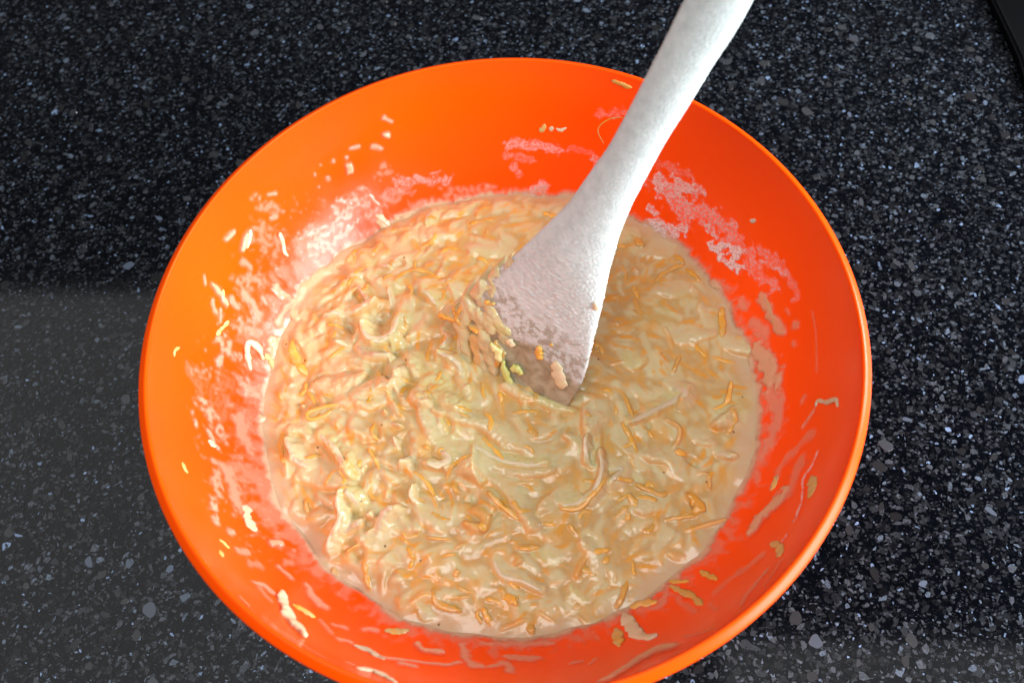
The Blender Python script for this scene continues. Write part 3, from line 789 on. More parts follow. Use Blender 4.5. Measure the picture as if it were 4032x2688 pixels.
WALL = parse('''
D S 120 .55 | 1640,60 1700,260 1660,400 1580,560
D S 90 .4 | 1880,600 1820,760 1780,860
D S 60 .45 | 1560,520 1500,640 1540,760
D S 60 .35 | 1960,400 1800,560 1700,700
D S 40 .4 | 1880,160 1900,120
D S 26 .6 | 1890,350 1970,230
D T 80 .75 | 1750,870 1660,960 1560,1060 1500,1150
D S 60 .35 | 1580,1340 1400,1480
D S 50 .3 | 1720,1390 1600,1568
D S 30 .4 | 1640,830 1700,720
F T 60 .72 | 1490,1070 1350,1100 1150,1210 930,1345
F S 40 .5 | 2200,480 2050,660 1990,760
F S 60 .25 | 2160,370 1950,520 1800,650
F S 22 .4 | 1560,990 1640,980 1780,930
F S 60 .6 | 0,1050 250,1050 520,1040
F S 50 .6 | 180,1150 440,1160 300,1170
F S 50 .6 | 60,1230 160,1200 220,1260
F S 46 .5 | 690,1200 760,1190
F S 20 .5 | 820,1210 880,1160
F S 40 .5 | 1340,560 1390,580
F S 50 .5 | 1440,600 1380,740 1300,780
F S 40 .3 | 1500,700 1640,800
F S 40 .25 | 1760,740 1800,800
E S 40 .6 | 590,580 660,600 730,650
E S 44 .6 | 780,460 880,540
E S 50 .6 | 990,600 1060,710 1140,770
E T 44 .7 | 720,270 790,280
E S 50 .5 | 460,330 540,340
E S 34 .7 | 390,190 430,190
E S 60 .35 | 560,430 620,440
E S 60 .4 | 830,420 870,420
E S 36 .5 | 900,330
E S 34 .5 | 1200,900 1300,930
E S 44 .6 | 1440,940 1530,940
E S 40 .6 | 1230,1010 1330,1040
E S 30 .7 | 1560,1150 1800,1180 2050,1210 2180,1190
E S 60 .65 | 2200,1060 2250,1200 2352,1230
E T 40 .7 | 1850,1060 1900,1100 2040,1120
E S 44 .6 | 1720,1200 1830,1220
E S 26 .5 | 1300,1190 1350,1210
E S 30 .35 | 1100,870 1190,970
E S 30 .4 | 480,690 540,750
E S 50 .3 | 620,600 700,700
E S 14 .6 | 480,690 545,755
E S 10 .5 | 700,890 860,990 1000,1080 1140,1160
H S 80 .7 | 720,330 790,400
H S 110 .6 | 690,550 740,700
H S 70 .55 | 610,850 660,980 680,1080
H S 90 .4 | 800,900 850,1000
H S 50 .45 | 840,1110
H S 50 .5 | 640,1250
H T 50 .9 | 830,540 900,560 910,620
H S 60 .7 | 850,440 900,500
H S 24 .9 | 770,400 810,400
H S 16 .6 | 480,125
H S 22 .8 | 500,620 560,730
H M 70 .8 | 460,460 520,520 590,650
H M 20 .9 | 400,490 430,600
H M 60 .6 | 550,820 560,1000
H M 40 .8 | 530,1040 550,1190
H M 90 .2 | 400,260 450,360
H M 120 .2 | 600,330 560,500
H S 60 .4 | 700,840 750,900
I S 40 .8 | 1740,80 1800,20
I T 40 .8 | 1870,150 1900,60
I S 20 .7 | 1570,360 1580,430
I T 34 .7 | 1640,430 1700,520 1740,580
I S 34 .6 | 1640,560 1660,650
I S 20 .7 | 1700,620 1700,720
I M 90 .7 | 1700,850 1800,980
I S 60 .6 | 1880,500 1950,600 2000,690
I S 40 .6 | 1790,540 1830,620
I T 80 .7 | 2130,460 2190,520
I S 50 .5 | 1870,250 1930,300
I M 120 .5 | 1850,430 2000,400
I M 120 .5 | 1850,750 1990,790
I S 60 .5 | 1900,780 2000,820
I T 60 .9 | 2090,860 2120,960
I S 60 .7 | 1690,1040 1700,1000
I M 60 .5 | 1480,1100 1600,1130
I T 50 .7 | 2250,560 2190,620 2140,740
I T 80 .75 | 2110,880 2130,1050 2150,1280
I T 70 .9 | 2060,1460 2120,1480
U S 30 .7 | 1980,520 2040,550
U T 34 .85 | 1990,650 2010,650
U S 40 .6 | 1890,740 1960,750
U S 24 .6 | 1720,750 1790,745
U S 40 .6 | 1590,850
U S 36 .6 | 1690,830
U T 54 .8 | 1710,900 1730,930
U S 24 .4 | 1490,880
U S 24 .7 | 1450,960
U S 40 .5 | 1550,985
U S 20 .5 | 1480,1050
U M 50 .5 | 970,1140 1000,1130
U S 26 .6 | 1090,1110 1150,1100
U S 26 .5 | 1200,1240
U S 40 .55 | 1110,1290 1150,1280
U M 90 .4 | 1050,1200 1150,1230
U M 200 .75 | 1700,1220 1620,1400 1450,1500
U M 140 .5 | 1800,1130 1900,1250
U S 24 .8 | 1870,1110 1940,1190
U S 30 .6 | 1560,1290
U M 160 .4 | 1000,1400 1150,1480
U M 90 .35 | 2000,1150 2100,1120
U M 80 .4 | 1950,950 2000,920
A S 24 .5 | 1430,80
A S 34 .6 | 1790,60 1810,65
A S 70 .55 | 2100,120 2230,80
A S 60 .5 | 1230,230 1300,200
A M 120 .45 | 1500,130 1900,150
A T 44 .9 | 960,340 1040,400
A T 44 .9 | 1560,235 1700,200
A T 60 .8 | 1100,300 1300,280
C S 80 .5 | 1410,980 1450,990
C T 70 .62 | 1570,930 1640,1050 1720,1180
C S 60 .5 | 1830,1130
C S 50 .4 | 1820,1280
C S 100 .5 | 1500,1130 1600,1200
C T 60 .75 | 1200,800 1220,830
C S 30 .4 | 1280,840 1310,860
C T 140 .75 | 1560,1350 1640,1480 1660,1568
C S 30 .35 | 1760,1020 1780,1050
C S 16 .35 | 1960,1030 1990,1240 1990,1500
''')
for k, (kd, P, w, a) in enumerate(WALL): wall_stamp(P, w / F * 0.35 * 0.72, a, kd, k * 3.7)
FLOUR = parse('''
C F 110 .8 | 760,60 900,60 1060,110
C F 120 .6 | 880,130 980,280
C F 70 .9 | 720,360 860,400 960,400
C F 110 .55 | 1000,240 1200,300 1330,420
C F 60 .8 | 1140,350 1200,440
C F 70 1 | 1200,520 1300,540 1400,580
C F 50 1 | 1250,620 1340,660 1420,700
C F 90 .45 | 1300,450 1440,560 1560,700
C F 60 .4 | 1560,560 1740,700 1840,900
C F 60 .4 | 1440,660 1600,800 1700,830
C F 20 .9 | 1490,330 1520,330
C F 30 .6 | 1560,640 1760,740
C F 40 .8 | 700,220 760,280
T F 70 .45 | 30,1110 200,1120 380,1150
T F 50 .3 | 0,1200 200,1230
T F 60 .35 | 60,1300 80,1340
T F 90 .5 | 160,1500 260,1440
T F 40 .6 | 650,1220 700,1250
T F 50 .3 | 700,880 900,860
T F 40 .25 | 480,1150 650,1180
T F 60 .3 | 1180,1270 1400,1350
D F 14 .8 | 2010,540 1960,650 1895,760 1880,930 1820,1090
D F 12 .7 | 1770,1180 1730,1240
A F 70 .4 | 1100,40 1500,20
A F 60 .3 | 1000,130 1200,100
''')
def blurw(a, n):
    for _ in range(n):
        a = (2 * a + np.roll(a, 1, 0) + np.roll(a, -1, 0) + np.roll(a, 1, 1) * (np.arange(nl) > 0) + np.roll(a, -1, 1) * (np.arange(nl) < nl - 1)) / 6
    return a
A_SMEAR, K_SMEAR = 0.8 * blurw(ALPHA, 5) + 0.2 * ALPHA, blurw(THK, 3)
A_SMEAR[:, -2:] = ALPHA[:, -2:]
def wall_mesh(name, al, tk, col, mat):
    K = (al > 0.02); K = K | np.roll(K, 1, 0) | np.roll(K, -1, 0); K[:, 1:] |= K[:, :-1].copy(); K[:, :-1] |= K[:, 1:].copy()
    nr = np.stack([np.cos(TH), np.sin(TH)], -1)
    dz = np.gradient(rr, zr); nn = 1 / np.sqrt(1 + dz ** 2)      # surface normal (inward, up)
    off = tk + 0.00012
    R2 = RLn - off * nn[None]; Z2 = zr[None] + off * (dz * nn)[None]
    V = np.stack([R2 * nr[..., 0], R2 * nr[..., 1], Z2], -1).reshape(-1, 3)
    Fq = grid_faces(nt, nl, True); kf = K.reshape(-1)[Fq].all(1); Fq = Fq[kf]
    used = np.zeros(len(V), bool); used[Fq] = True; re = -np.ones(len(V), np.int64); re[used] = np.arange(used.sum())
    return mesh(name, V[used], re[Fq], mat, None, True, col.reshape(-1, 3)[used], {'alpha': al.reshape(-1)[used]})
sm = wall_mesh('batter_smears', A_SMEAR, K_SMEAR, WCOL, FM)
tag(sm, 'milky batter smears and splashes drying on the orange inside wall above the batter', 'smear', kind='stuff')
ALPHA = np.zeros_like(ALPHA); THK = np.zeros_like(THK)
for k, (kd, P, w, a) in enumerate(FLOUR): wall_stamp(P, w / F * 0.33 * 0.85, a, kd, 50 + k * 2.9)
gr = fbm(XL * 420 + LL * 200, LL * 620 - XL * 260, 4, 0.85) + 0.5 * fbm(XL * 110, LL * 160, 2)
ALPHA = ALPHA * (0.25 + 0.75 * sstep(-0.45, 0.45, gr + 1.0 * (ALPHA - 0.45))); THK = 0.0002 + THK * 0.6 + 0.0002 * np.clip(gr, 0, 1)
fl = wall_mesh('flour_dusting', ALPHA, THK, np.ones(TH.shape + (3,)) * np.array((0.82, 0.72, 0.68)), DM)
tag(fl, 'dry white flour dusted in streaks on the bowl wall beside the spatula', 'flour', kind='stuff')

# ---- separate shreds stuck to the bowl wall, each a thing of its own
def wall_strip(crop, pts, w, th_, kind, label, name=None, coat=0.4, lift=0.35):
    q = on_bowl(px(crop, pts)); q = spline(q, 6) if len(q) > 1 else np.array([q[0] - [0.0006, 0, 0], q[0], q[0] + [0.0006, 0, 0]])
    L = np.concatenate([[0], np.cumsum(np.linalg.norm(np.diff(q, axis=0), axis=1))]); n = max(8, min(40, int(L[-1] / 0.0007)))
    s = np.linspace(0, L[-1], n); q = np.stack([np.interp(s, L, q[:, k]) for k in range(3)], 1)
    r = np.hypot(q[:, 0], q[:, 1]); g = np.gradient(r_in(zr), zr); dz = np.interp(-q[:, 2], -zr, g)
    N_ = np.stack([-q[:, 0] / r, -q[:, 1] / r, dz], 1); N_ /= np.linalg.norm(N_, axis=1)[:, None]
    rs = r_in(q[:, 2]); q[:, 0] *= rs / r; q[:, 1] *= rs / r
    wm = w / CROP[crop][2] / F * 0.34 * 0.60; tm = th_ * 0.62e-3
    q = q + N_ * tm * lift; org = q.mean(0)
    mat, nm, cat = {'C': (CAR, 'carrot_shred', 'carrot shred'), 'W': (CAB, 'cabbage_shred', 'cabbage shred')}[kind]
    o = strip(nm, q, N_, wm, tm, mat, None, coat, org, 0.7, int(org[0] * 1e5) % 977); o.location = org
    tag(o, label, cat, 'shreds stuck to the bowl wall')
wall_strip('T', [(805, 620), (880, 650), (955, 672)], 38, 0.9, 'C', 'short orange carrot shred high under the far rim, left of the spatula handle', coat=0.25)
wall_strip('T', [(245, 1015), (270, 990), (285, 960)], 44, 0.8, 'C', 'pale orange lump on the shaded far wall, left end of the little row of crumbs', coat=0.5)
wall_strip('T', [(320, 990), (350, 992)], 40, 0.6, 'W', 'round pale crumb in the middle of the little row of crumbs on the far wall', coat=0.7)
wall_strip('T', [(375, 990), (405, 1005), (450, 990)], 26, 0.5, 'W', 'thin white crumb at the right end of the crumb row on the far wall', coat=0.7)
wall_strip('T', [(890, 905), (800, 915), (720, 960), (695, 1020), (740, 1110)], 7, 0.25, 'C', 'hair thin curved orange thread on the far wall touching the spatula handle', coat=0.3)
wall_strip('I', [(1905, 150), (1915, 90), (1935, 10)], 36, 1.2, 'W', 'pointed yellowish cabbage piece in a splash on the bright upper left wall', coat=0.3)
wall_strip('I', [(2155, 30), (2180, 100), (2185, 160), (2215, 215)], 36, 1.4, 'W', 'knobbly cream cabbage strip right of the pointed piece on the upper left wall', coat=0.4)
wall_strip('I', [(1720, 470), (1722, 520), (1740, 575)], 22, 0.9, 'C', 'small curled orange shred in a milky splash on the left wall', coat=0.5)
wall_strip('I', [(1765, 715), (1720, 760), (1668, 820)], 30, 0.7, 'C', 'pale orange carrot shred slanting down below the milky splashes on the left wall', coat=0.5)
wall_strip('I', [(1385, 915), (1350, 940), (1345, 985)], 22, 0.4, 'C', 'tiny pale comma shaped shred alone on the clean left wall nearest the rim', coat=0.6)
wall_strip('I', [(1930, 1090), (1900, 980), (1915, 880), (1990, 920), (2030, 1010)], 46, 1.8, 'W', 'arched yellow cream cabbage curl at the left edge of the batter', coat=0.15)
wall_strip('I', [(2040, 970), (2090, 1030), (2120, 1120)], 50, 1.6, 'C', 'orange tinted curl lying against the arched cabbage curl at the left edge', coat=0.7)
wall_strip('I', [(2080, 1220), (2095, 1330)], 30, 1.0, 'C', 'pale carrot shred pointing down at the left edge of the batter', coat=0.6)
wall_strip('H', [(340, 815), (355, 845), (370, 880)], 22, 0.5, 'C', 'tiny pale orange fleck alone low on the left wall', coat=0.5)
wall_strip('H', [(500, 680), (545, 720)], 30, 0.8, 'W', 'small white chunk catching the light in the glossy patch of the left wall', coat=0.7)
wall_strip('H', [(735, 1085), (745, 1160), (790, 1235)], 66, 0.9, 'W', 'broad pale cabbage flake on the lower left wall halfway to the rim', coat=0.4)
wall_strip('E', [(320, 245), (350, 270), (395, 308)], 20, 0.7, 'C', 'thin bright orange sliver on the lower left wall above a round crumb', coat=0.4)
wall_strip('E', [(318, 345), (345, 350)], 44, 0.6, 'C', 'round orange crumb on the lower left wall just below the thin sliver', coat=0.3)
wall_strip('E', [(795, 650), (815, 740), (860, 850), (905, 910), (975, 995)], 74, 2.0, 'W', 'large knobbly white cabbage strip on the near left wall, biggest one there', coat=0.5)
wall_strip('E', [(890, 745), (960, 790), (1055, 840)], 46, 1.1, 'C', 'carrot shred branching right from the large white cabbage strip', coat=0.35)
wall_strip('E', [(1600, 945), (1680, 950), (1780, 945)], 60, 0.8, 'C', 'flat pale orange piece at the near edge of the batter, left of centre', coat=0.65)
wall_strip('E', [(1360, 1065), (1450, 1090), (1590, 1165)], 46, 0.9, 'W', 'long pale strip on the near wall pointing into a milky trail', coat=0.6)
wall_strip('E', [(1380, 1230), (1520, 1262), (1680, 1345)], 54, 0.9, 'W', 'pale strip lowest on the near wall, partly cut off by the picture edge', coat=0.7)
wall_strip('F', [(1685, 485), (1740, 520), (1812, 545)], 42, 0.9, 'C', 'stubby orange carrot shred alone on the clean near right wall', coat=0.15)
wall_strip('F', [(1445, 560), (1520, 568), (1592, 562)], 32, 0.8, 'C', 'straight level carrot shred at the near right edge of the batter', coat=0.15)
wall_strip('F', [(1450, 600), (1540, 650), (1620, 680), (1695, 740)], 44, 0.9, 'C', 'long bent orange shred just below the straight level one', coat=0.35)
wall_strip('F', [(1140, 755), (1230, 740), (1340, 730)], 62, 1.1, 'C', 'thick coated carrot piece lying along the near right batter edge', coat=0.35)
wall_strip('F', [(1085, 810), (1130, 890), (1190, 970), (1270, 1000), (1345, 980)], 66, 1.3, 'W', 'long curved pale cabbage strip with a hooked tip on the near right wall', coat=0.55)
wall_strip('F', [(1030, 930), (1040, 1000), (1048, 1065)], 60, 0.8, 'C', 'short wide carrot piece left of the long curved cabbage strip', coat=0.35)
wall_strip('F', [(2225, 280), (2290, 300), (2300, 370)], 48, 0.9, 'C', 'hooked pale orange shred on the right wall close to the rim', coat=0.55)
wall_strip('D', [(1950, 740), (1955, 800), (1940, 890)], 80, 0.6, 'C', 'oval pale orange slice beside the chalky white line on the right wall', coat=0.6)
wall_strip('D', [(2155, 200), (2140, 140), (2070, 165), (2005, 150), (1985, 195)], 30, 0.9, 'W', 'crooked cream shred with a bent end on the right wall near the rim', coat=0.6)
wall_strip('D', [(1640, 840), (1690, 730)], 44, 0.6, 'C', 'blurred orange shred in a milky patch on the right wall', coat=0.5)
wall_strip('C', [(1600, 930), (1630, 1010), (1665, 1130)], 20, 0.8, 'C', 'thin orange carrot line inside a milky blob on the right wall', coat=0.3)
wall_strip('C', [(1480, 330), (1520, 330)], 34, 0.6, 'W', 'small white flour crumb above the dusted patch right of the spatula', coat=0.9)
wall_strip('A', [(940, 290), (990, 320), (1055, 400)], 46, 1.5, 'W', 'upright cabbage strip sticking out at the upper left edge of the batter', coat=0.5)

# ------------------------------------------------------------------ spatula
PAIRS = [((2691, 0), (2903, 121)), ((2612, 163), (2801, 272)), ((2536, 311), (2716, 414)), ((2459, 459), (2625, 555)), ((2398, 571), (2563, 667)), ((2306, 699), (2490, 805)),
         ((2235, 800), (2442, 922)), ((2120, 912), (2401, 1074)), ((2025, 1001), (2376, 1203)), ((1929, 1084), (2346, 1324)), ((1856, 1165), (2322, 1437)), ((1838, 1260), (2290, 1525)),
         ((1862, 1370), (2246, 1596)), ((1930, 1478), (2165, 1620))]
T0 = on_plane([(2052, 1484)], BZ + 0.0035)[0]; dtop = rays([(2797, 60)])[0]; T1 = CAM + dtop * 0.245
axis = (T1 - T0) / np.linalg.norm(T1 - T0)
Cc, Wd, Uu = [], [], []
for (a, b) in PAIRS:
    m = (np.array(a) + np.array(b)) / 2; d = rays([m])[0]
    A_ = np.stack([d, -axis], 1); sol = np.linalg.lstsq(A_, T0 - CAM, rcond=None)[0]
    c = CAM + d * sol[0]; Cc.append(c); Wd.append(np.hypot(a[0] - b[0], a[1] - b[1]) / 2 / F * sol[0]); Uu.append(np.dot(c - T0, axis))
Cc, Wd, Uu = np.array(Cc), np.array(Wd), np.array(Uu)
# extend the handle out of the picture and the tip into the batter
ext = np.array([0.02, 0.05, 0.085, 0.10]); Cc = np.vstack([[Cc[0] + axis * e for e in ext[::-1]], Cc, Cc[-1:] - axis * 0.006])
Wd = np.r_[0.0085, 0.0098, 0.0098, 0.0097, Wd, 0.004]; Uu = np.array([np.dot(c - T0, axis) for c in Cc])
o_ = np.argsort(Uu); Uu, Cc, Wd = Uu[o_], Cc[o_], Wd[o_]
nu = 620; us = np.linspace(Uu[0], Uu[-1], nu)
Cs = np.stack([np.interp(us, Uu, Cc[:, k]) for k in range(3)], 1); Ws = np.interp(us, Uu, Wd)
ker = np.hanning(31); ker /= ker.sum()
def smooth(a, n=15): return np.convolve(np.r_[[2 * a[0] - a[n - i] for i in range(n)], a, [2 * a[-1] - a[-2 - i] for i in range(n)]], ker, 'valid')
Cs = np.stack([smooth(Cs[:, k]) for k in range(3)], 1); Ws = smooth(Ws)
endt = np.clip((us - us[0]) / 0.012, 0, 1); Ws = Ws * np.sqrt(np.clip(1 - (1 - endt) ** 2, 0.02, 1)); endt = np.clip((us[-1] - us) / 0.010, 0, 1); Ws = Ws * np.sqrt(np.clip(1 - (1 - endt) ** 2, 0.02, 1))
view = CAM - (T0 + T1) / 2; view /= np.linalg.norm(view)
side = np.cross(axis, view); side /= np.linalg.norm(side); nrm = np.cross(side, axis)
if side[0] < 0: side = -side
nrm = np.cross(side, axis); nrm = nrm if nrm @ view > 0 else -nrm
ROT = math.radians(10); side2 = side * math.cos(ROT) + nrm * -math.sin(ROT); nrm2 = nrm * math.cos(ROT) + side * math.sin(ROT)
side2 = side * math.cos(ROT) + nrm * math.sin(ROT); nrm2 = nrm * math.cos(ROT) - side * math.sin(ROT)   # face turned left: right edge shows
blade_f = sstep(0.085, 0.035, us - 0)           # 1 in the blade
TH_ = 0.0062 * (1 - blade_f) + 0.0026 * blade_f; PW = 0.85 * (1 - blade_f) + 0.30 * blade_f
TH_ = TH_ * np.clip(Ws / 0.004, 0.2, 1)
K = 150; V = []; Uat = []; Vat = []
ca = 2 * np.pi * np.arange(K) / K
# spread the ring vertices evenly across the flat faces
base_c = np.cos(ca); base_s = np.sin(ca)
for i in range(nu):
    c = np.sign(base_c) * np.abs(base_c) ** (0.95); s = np.sign(base_s) * np.abs(base_s) ** PW[i]
    wid = Ws[i] * 0.985
    dd = 1.0
    if i < nu:                                      # slightly dished blade
        dish = -0.0008 * blade_f[i] * (1 - c * c) * (s > 0)
    V.append(Cs[i] + np.outer(c * wid, side2) + np.outer(s * TH_[i] + dish, nrm2)); Uat.append(np.full(K, us[i])); Vat.append(c * wid)
V = np.array(V); Uat = np.array(Uat); Vat = np.array(Vat)
ii = np.arange(nu)[:, None] * np.ones(K)[None]
P_ = V.reshape(-1, 3)
un = Uat.reshape(-1); vn = Vat.reshape(-1); faceup = np.tile(base_s, nu)
nd = np.outer(np.tile(base_c, nu) * 0.6, side2) + np.outer(np.tile(base_s, nu), nrm2); nd /= np.linalg.norm(nd, axis=1)[:, None] + 1e-9
wet = sstep(0.046, 0.036, un + 0.006 * fbm(un * 90, vn * 90 + 3, 3) - 0.25 * np.clip(-vn - 0.006, 0, 1) + 0.10 * np.clip(vn - 0.012, 0, 1))
wet = np.maximum(wet, sstep(0.0035, 0.0, (np.interp(un, us, Ws) - np.abs(vn)) - 0.001) * sstep(0.075, 0.050, un) * (vn < 0))
soak = sstep(0.026, 0.018, un + 0.005 * fbm(un * 110, vn * 110 + 13, 4) - 0.20 * np.clip(-vn, 0, 1))
crust = fbm(un * 700, vn * 1300, 3) * 0.00013 + np.clip(fbm(un * 1000 + 7, vn * 1500, 3) - 0.2, 0, 1) * 0.00050 + np.clip(fbm(un * 1500, vn * 1500, 2) - 0.25, 0, 1) * 0.0005
amp = (0.32 + 0.75 * sstep(0.11, 0.05, un)) * (1 - 0.75 * soak)
P_ = P_ + nd * (crust * amp)[:, None]
wave = fbm(un * 60, vn * 90, 2) * 0.0007 * soak; P_ = P_ + nd * wave[:, None]
FQ = grid_faces(nu, K); loopf = np.stack([np.arange(nu - 1) * K + K - 1, (np.arange(nu - 1) + 1) * K + K - 1, (np.arange(nu - 1) + 1) * K, np.arange(nu - 1) * K], 1)
FQ = np.vstack([FQ, loopf])
FQ = FQ[:, ::-1]
def mat_spatula():
    N = NT('floured_wood'); w = N.n('ShaderNodeAttribute', attribute_name='wet').outputs['Fac']; s = N.n('ShaderNodeAttribute', attribute_name='soak').outputs['Fac']
    n1 = noise(N, 260, 5, 0.65); n2 = noise(N, 1600, 4, 0.7)
    dry = mixc(N, ramp(N, n1, [(0.35, 0.0), (0.7, 1.0)]), (0.52, 0.60, 0.59), (0.65, 0.73, 0.72))
    damp = mixc(N, ramp(N, n1, [(0.44, 0.0), (0.52, 1.0)]), (0.37, 0.36, 0.30), (0.56, 0.61, 0.59))
    n3 = noise(N, 120, 4, 0.6, dist=1.0)
    soakc = mixc(N, ramp(N, n3, [(0.35, 0.0), (0.65, 1.0)]), (0.26, 0.225, 0.145), (0.44, 0.42, 0.30))
    c = mixc(N, w, dry, damp); c = mixc(N, s, c, soakc); N.l(c, N.p.inputs['Base Color'])
    r = N.n('ShaderNodeMapRange'); N.l(s, r.inputs[0]); r.inputs[3].default_value = 0.95; r.inputs[4].default_value = 0.32; N.p.inputs['Specular IOR Level'].default_value = 0.3; N.l(r.outputs[0], N.p.inputs['Roughness'])
    bump(N, n2, 0.35, 0.0005); return N.m
SP = mat_spatula()
spat = empty('spatula', tuple(T0)); tag(spat, 'flour covered white wooden spatula leaning out of the batter over the far rim', 'spatula')
VN = np.zeros_like(P_)
v0, v1, v2 = P_[FQ[:, 0]], P_[FQ[:, 1]], P_[FQ[:, 3]]; fnm = np.cross(v1 - v0, v2 - v0)
for k in range(4): np.add.at(VN, FQ[:, k], fnm)
VN /= np.linalg.norm(VN, axis=1)[:, None] + 1e-12
cut = int(np.argmin(np.abs(us - 0.085)))
def spat_part(name, lo, hi):
    row = (FQ // K).min(1); f = FQ[(row >= lo) & (row < hi)]
    used = np.zeros(len(P_), bool); used[f] = True; re = -np.ones(len(P_), np.int64); re[used] = np.arange(used.sum())
    o = mesh(name, P_[used] - T0, re[f], SP, spat, True, attrs={'wet': wet[used], 'soak': soak[used]})
    o.data.normals_split_custom_set_from_vertices([tuple(map(float, v)) for v in VN[used]])
    return o
spat_part('blade', 0, cut); spat_part('handle', cut, nu - 1)
# bits on the blade
def blade_pt(p):
    d = rays(p); t = ((T0 + nrm2 * 0.0032 - CAM) @ nrm2) / (d @ nrm2); return CAM + d * t[:, None]
def blade_strip(pts, w, th_, mat, name, label, cat, coat):
    q = spline(blade_pt(px('G', pts)), 5); n = len(q); org = q.mean(0)
    o = strip(name, q + nrm2 * th_ * 0.5e-3, np.tile(nrm2, (n, 1)), w / 2.613 / F * 0.35 * 0.5, th_ * 1e-3, mat, None, coat, org, 0.75, int(w)); o.location = org
    tag(o, label, cat, 'bits of vegetable on the spatula blade')
blade_strip([(1375, 940), (1370, 1010), (1395, 1080)], 80, 1.3, CAR, 'carrot_piece', 'upright orange carrot bit on the wet brown middle of the spatula blade', 'carrot piece', 0.25)
blade_strip([(1955, 490), (1960, 570)], 70, 1.2, CAB, 'cabbage_piece', 'tiny cream wedge on the right edge of the white spatula blade', 'cabbage piece', 0.6)
blade_strip([(820, 470), (870, 500), (920, 500)], 56, 1.2, CAR, 'carrot_piece', 'orange carrot bit under batter on the left edge of the spatula blade', 'carrot piece', 0.4)
blade_strip([(1040, 880), (1120, 930)], 80, 1.2, CAB, 'cabbage_piece', 'yellowish bump on the blade just below the damp flour, left of the carrot bit', 'cabbage piece', 0.4)
blade_strip([(1480, 920), (1510, 935)], 44, 0.7, CAR, 'carrot_piece', 'smallest orange speck on the blade, right of the upright carrot bit', 'carrot piece', 0.5)
blade_strip([(1540, 1110), (1570, 1250), (1600, 1370)], 150, 0.9, CAB, 'cabbage_piece', 'broad pale cabbage flake lying low on the blade near its right edge', 'cabbage piece', 0.3)

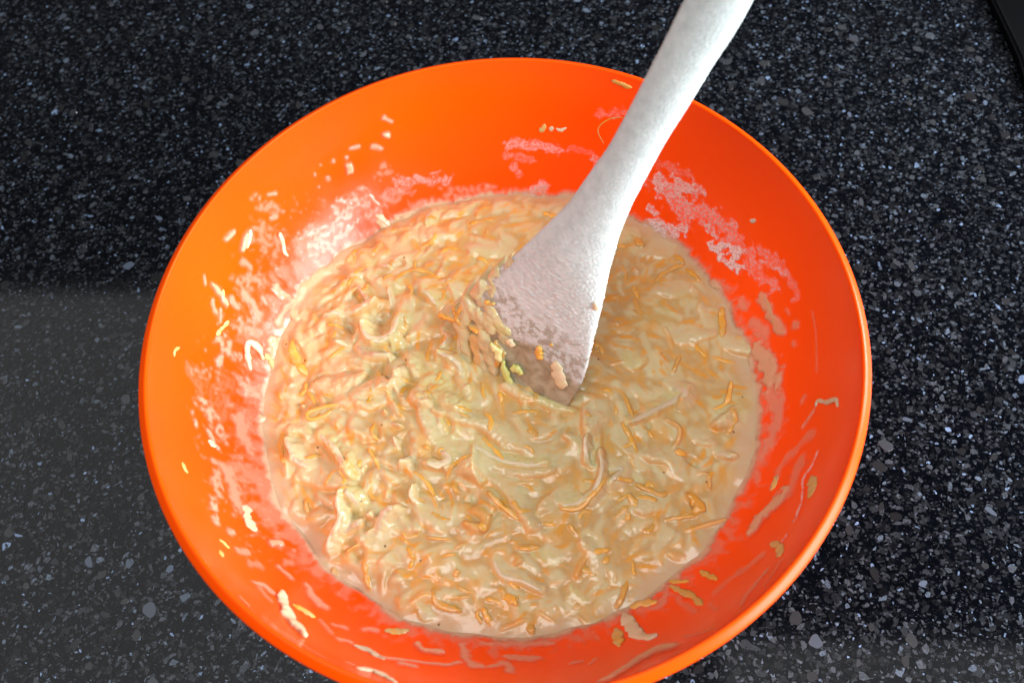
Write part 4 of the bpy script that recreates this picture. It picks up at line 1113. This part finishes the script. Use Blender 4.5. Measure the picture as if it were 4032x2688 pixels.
# the batter and shreds heaped over the left edge of the blade (lies on the blade)
def build_clump():
    O0 = T0 + nrm2 * 0.0026; st = 0.00035; a0, a1, b0, b1 = -0.012, 0.062, -0.060, 0.034
    A, B = np.meshgrid(np.arange(a0, a1, st), np.arange(b0, b1, st), indexing='ij')
    def pl(p, h):
        d = rays(p); t = ((O0 + nrm2 * h - CAM) @ nrm2) / (d @ nrm2); q = CAM + d * t[:, None] - O0; return np.stack([q @ axis, q @ side2], 1)
    Hh = np.full(A.shape, -0.03); mo = np.zeros(A.shape); mp = np.zeros(A.shape); mg = np.zeros(A.shape); lic_ = perlin(A * 150, B * 420)
    outs = []
    for k, (kd, P, w, h) in enumerate(LUMPS):
        Q = spline(pl(P, h * 0.7e-3), 6); w_ = w / F * 0.345 * 0.82
        fr = 0.35 / w_; x2 = A + 0.55 * w_ * fbm(A * fr + k, B * fr, 2); y2 = B + 0.55 * w_ * fbm(A * fr + 4, B * fr + k, 2)
        d, t = seg_dist(x2, y2, Q); q = d / w_
        new = np.where(q < 1, h * 0.75e-3 * np.clip(1 - q ** 2, 0, 1) ** 0.7, -0.012 * (q - 1) * 1.6)
        Hh = smax(Hh, new, 0.0017); c = sstep(1.05, 0.7, q)
        if kd in 'Oo': mo = np.maximum(mo, c * (0.85 if kd == 'O' else 0.5))
        else:
            mo = np.maximum(mo * (1 - 0.6 * c), np.exp(-((q - 1.0) / 0.14) ** 2) * 0.32); mp = np.maximum(mp, c)  # thin orange ring paints warm shade at each lump's foot
            if kd == 'G': mg = np.maximum(mg, c * 0.6)
        if kd == 'O': outs.append((Q, w_ * 0.7, h))
    Hh = Hh + 0.00030 * fbm(A * 260, B * 260, 3) + 0.00012 * lic_
    K = Hh > -0.0105; idx = -np.ones(A.shape, np.int64); idx[K] = np.arange(K.sum())
    qd = np.stack([idx[:-1, :-1], idx[1:, :-1], idx[1:, 1:], idx[:-1, 1:]], -1).reshape(-1, 4); qd = qd[(qd >= 0).all(1)]
    V = O0 + A[K][:, None] * axis + B[K][:, None] * side2 + Hh[K][:, None] * nrm2
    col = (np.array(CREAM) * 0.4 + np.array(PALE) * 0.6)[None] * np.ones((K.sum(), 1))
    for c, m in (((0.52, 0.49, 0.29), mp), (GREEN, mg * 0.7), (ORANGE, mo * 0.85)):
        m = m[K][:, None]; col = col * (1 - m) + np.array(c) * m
    org = V.mean(0); root = empty('batter_clump', tuple(org)); tag(root, 'lumpy clump of cream batter and shreds clinging to the left edge of the spatula blade', 'batter clump')
    n0 = np.cross(side2, axis) @ nrm2
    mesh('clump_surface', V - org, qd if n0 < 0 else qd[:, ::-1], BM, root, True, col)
    for k, (Q, w_, h) in enumerate(outs):
        n = 14; L = np.linspace(0, 1, len(Q)); s_ = np.linspace(0, 1, n); q = np.stack([np.interp(s_, L, Q[:, 0]), np.interp(s_, L, Q[:, 1])], 1)
        i = np.clip(((q[:, 0] - a0) / st).astype(int), 0, A.shape[0] - 1); j = np.clip(((q[:, 1] - b0) / st).astype(int), 0, A.shape[1] - 1)
        P3 = O0 + q[:, :1] * axis + q[:, 1:] * side2 + (np.maximum(Hh[i, j], -0.001) - 0.0002)[:, None] * nrm2
        strip('carrot_shred', P3, np.tile(nrm2, (n, 1)), w_, w_ * 0.8, CAR, root, 0.15, org, 0.7, 70 + k)
    for k, pts in enumerate(([(1000, 1100), (1015, 1190), (1060, 1300), (1150, 1430)], [(1080, 1165), (1140, 1185), (1195, 1225)], [(890, 900), (960, 990), (975, 1080)])):
        Q = spline(pl(px('G', pts), 0.0012), 5); n = len(Q)
        P3 = O0 + Q[:, :1] * axis + Q[:, 1:] * side2 + (0.0012 if k < 2 else 0.0030) * nrm2
        strip('cabbage_shred', P3, np.tile(nrm2, (n, 1)), (0.0021, 0.0024, 0.0020)[k], 0.0012, GRN, root, (0.05, 0.1, 0.5)[k], org, 0.8, 91 + k)
LUMPS = parse("""
G P 60 1.6 | 1110,60 1050,160
G P 60 1.6 | 930,190 860,270
G P 80 2.6 | 780,330 700,440
G P 60 1.4 | 900,330 860,420
G P 90 2.4 | 760,520 860,580
G P 130 3.6 | 640,560 600,660
G P 110 3.4 | 720,640 760,720
G P 120 2.6 | 570,640 545,780
G O 40 2.6 | 560,560 510,640 545,720
G O 40 1.6 | 340,635 400,650 500,690
G O 30 1.6 | 480,550 500,620
G O 50 2.6 | 660,770 740,800
G P 110 3.0 | 800,660 850,780
G P 100 2.4 | 860,620 900,700
G G 80 2.0 | 930,760 1010,800
G P 70 1.4 | 960,850 1000,900
G P 130 3.4 | 780,880 820,1000
G P 110 3.0 | 840,1050 850,1200
G O 60 2.8 | 910,930 960,1040 930,1150
G P 110 2.6 | 570,830 580,960
G P 100 2.0 | 760,1100 790,1240
G P 90 1.6 | 600,1050 620,1200
G P 80 2.4 | 340,1040 440,1080 520,1160
G o 90 1.2 | 690,900 720,1100
""")
build_clump()
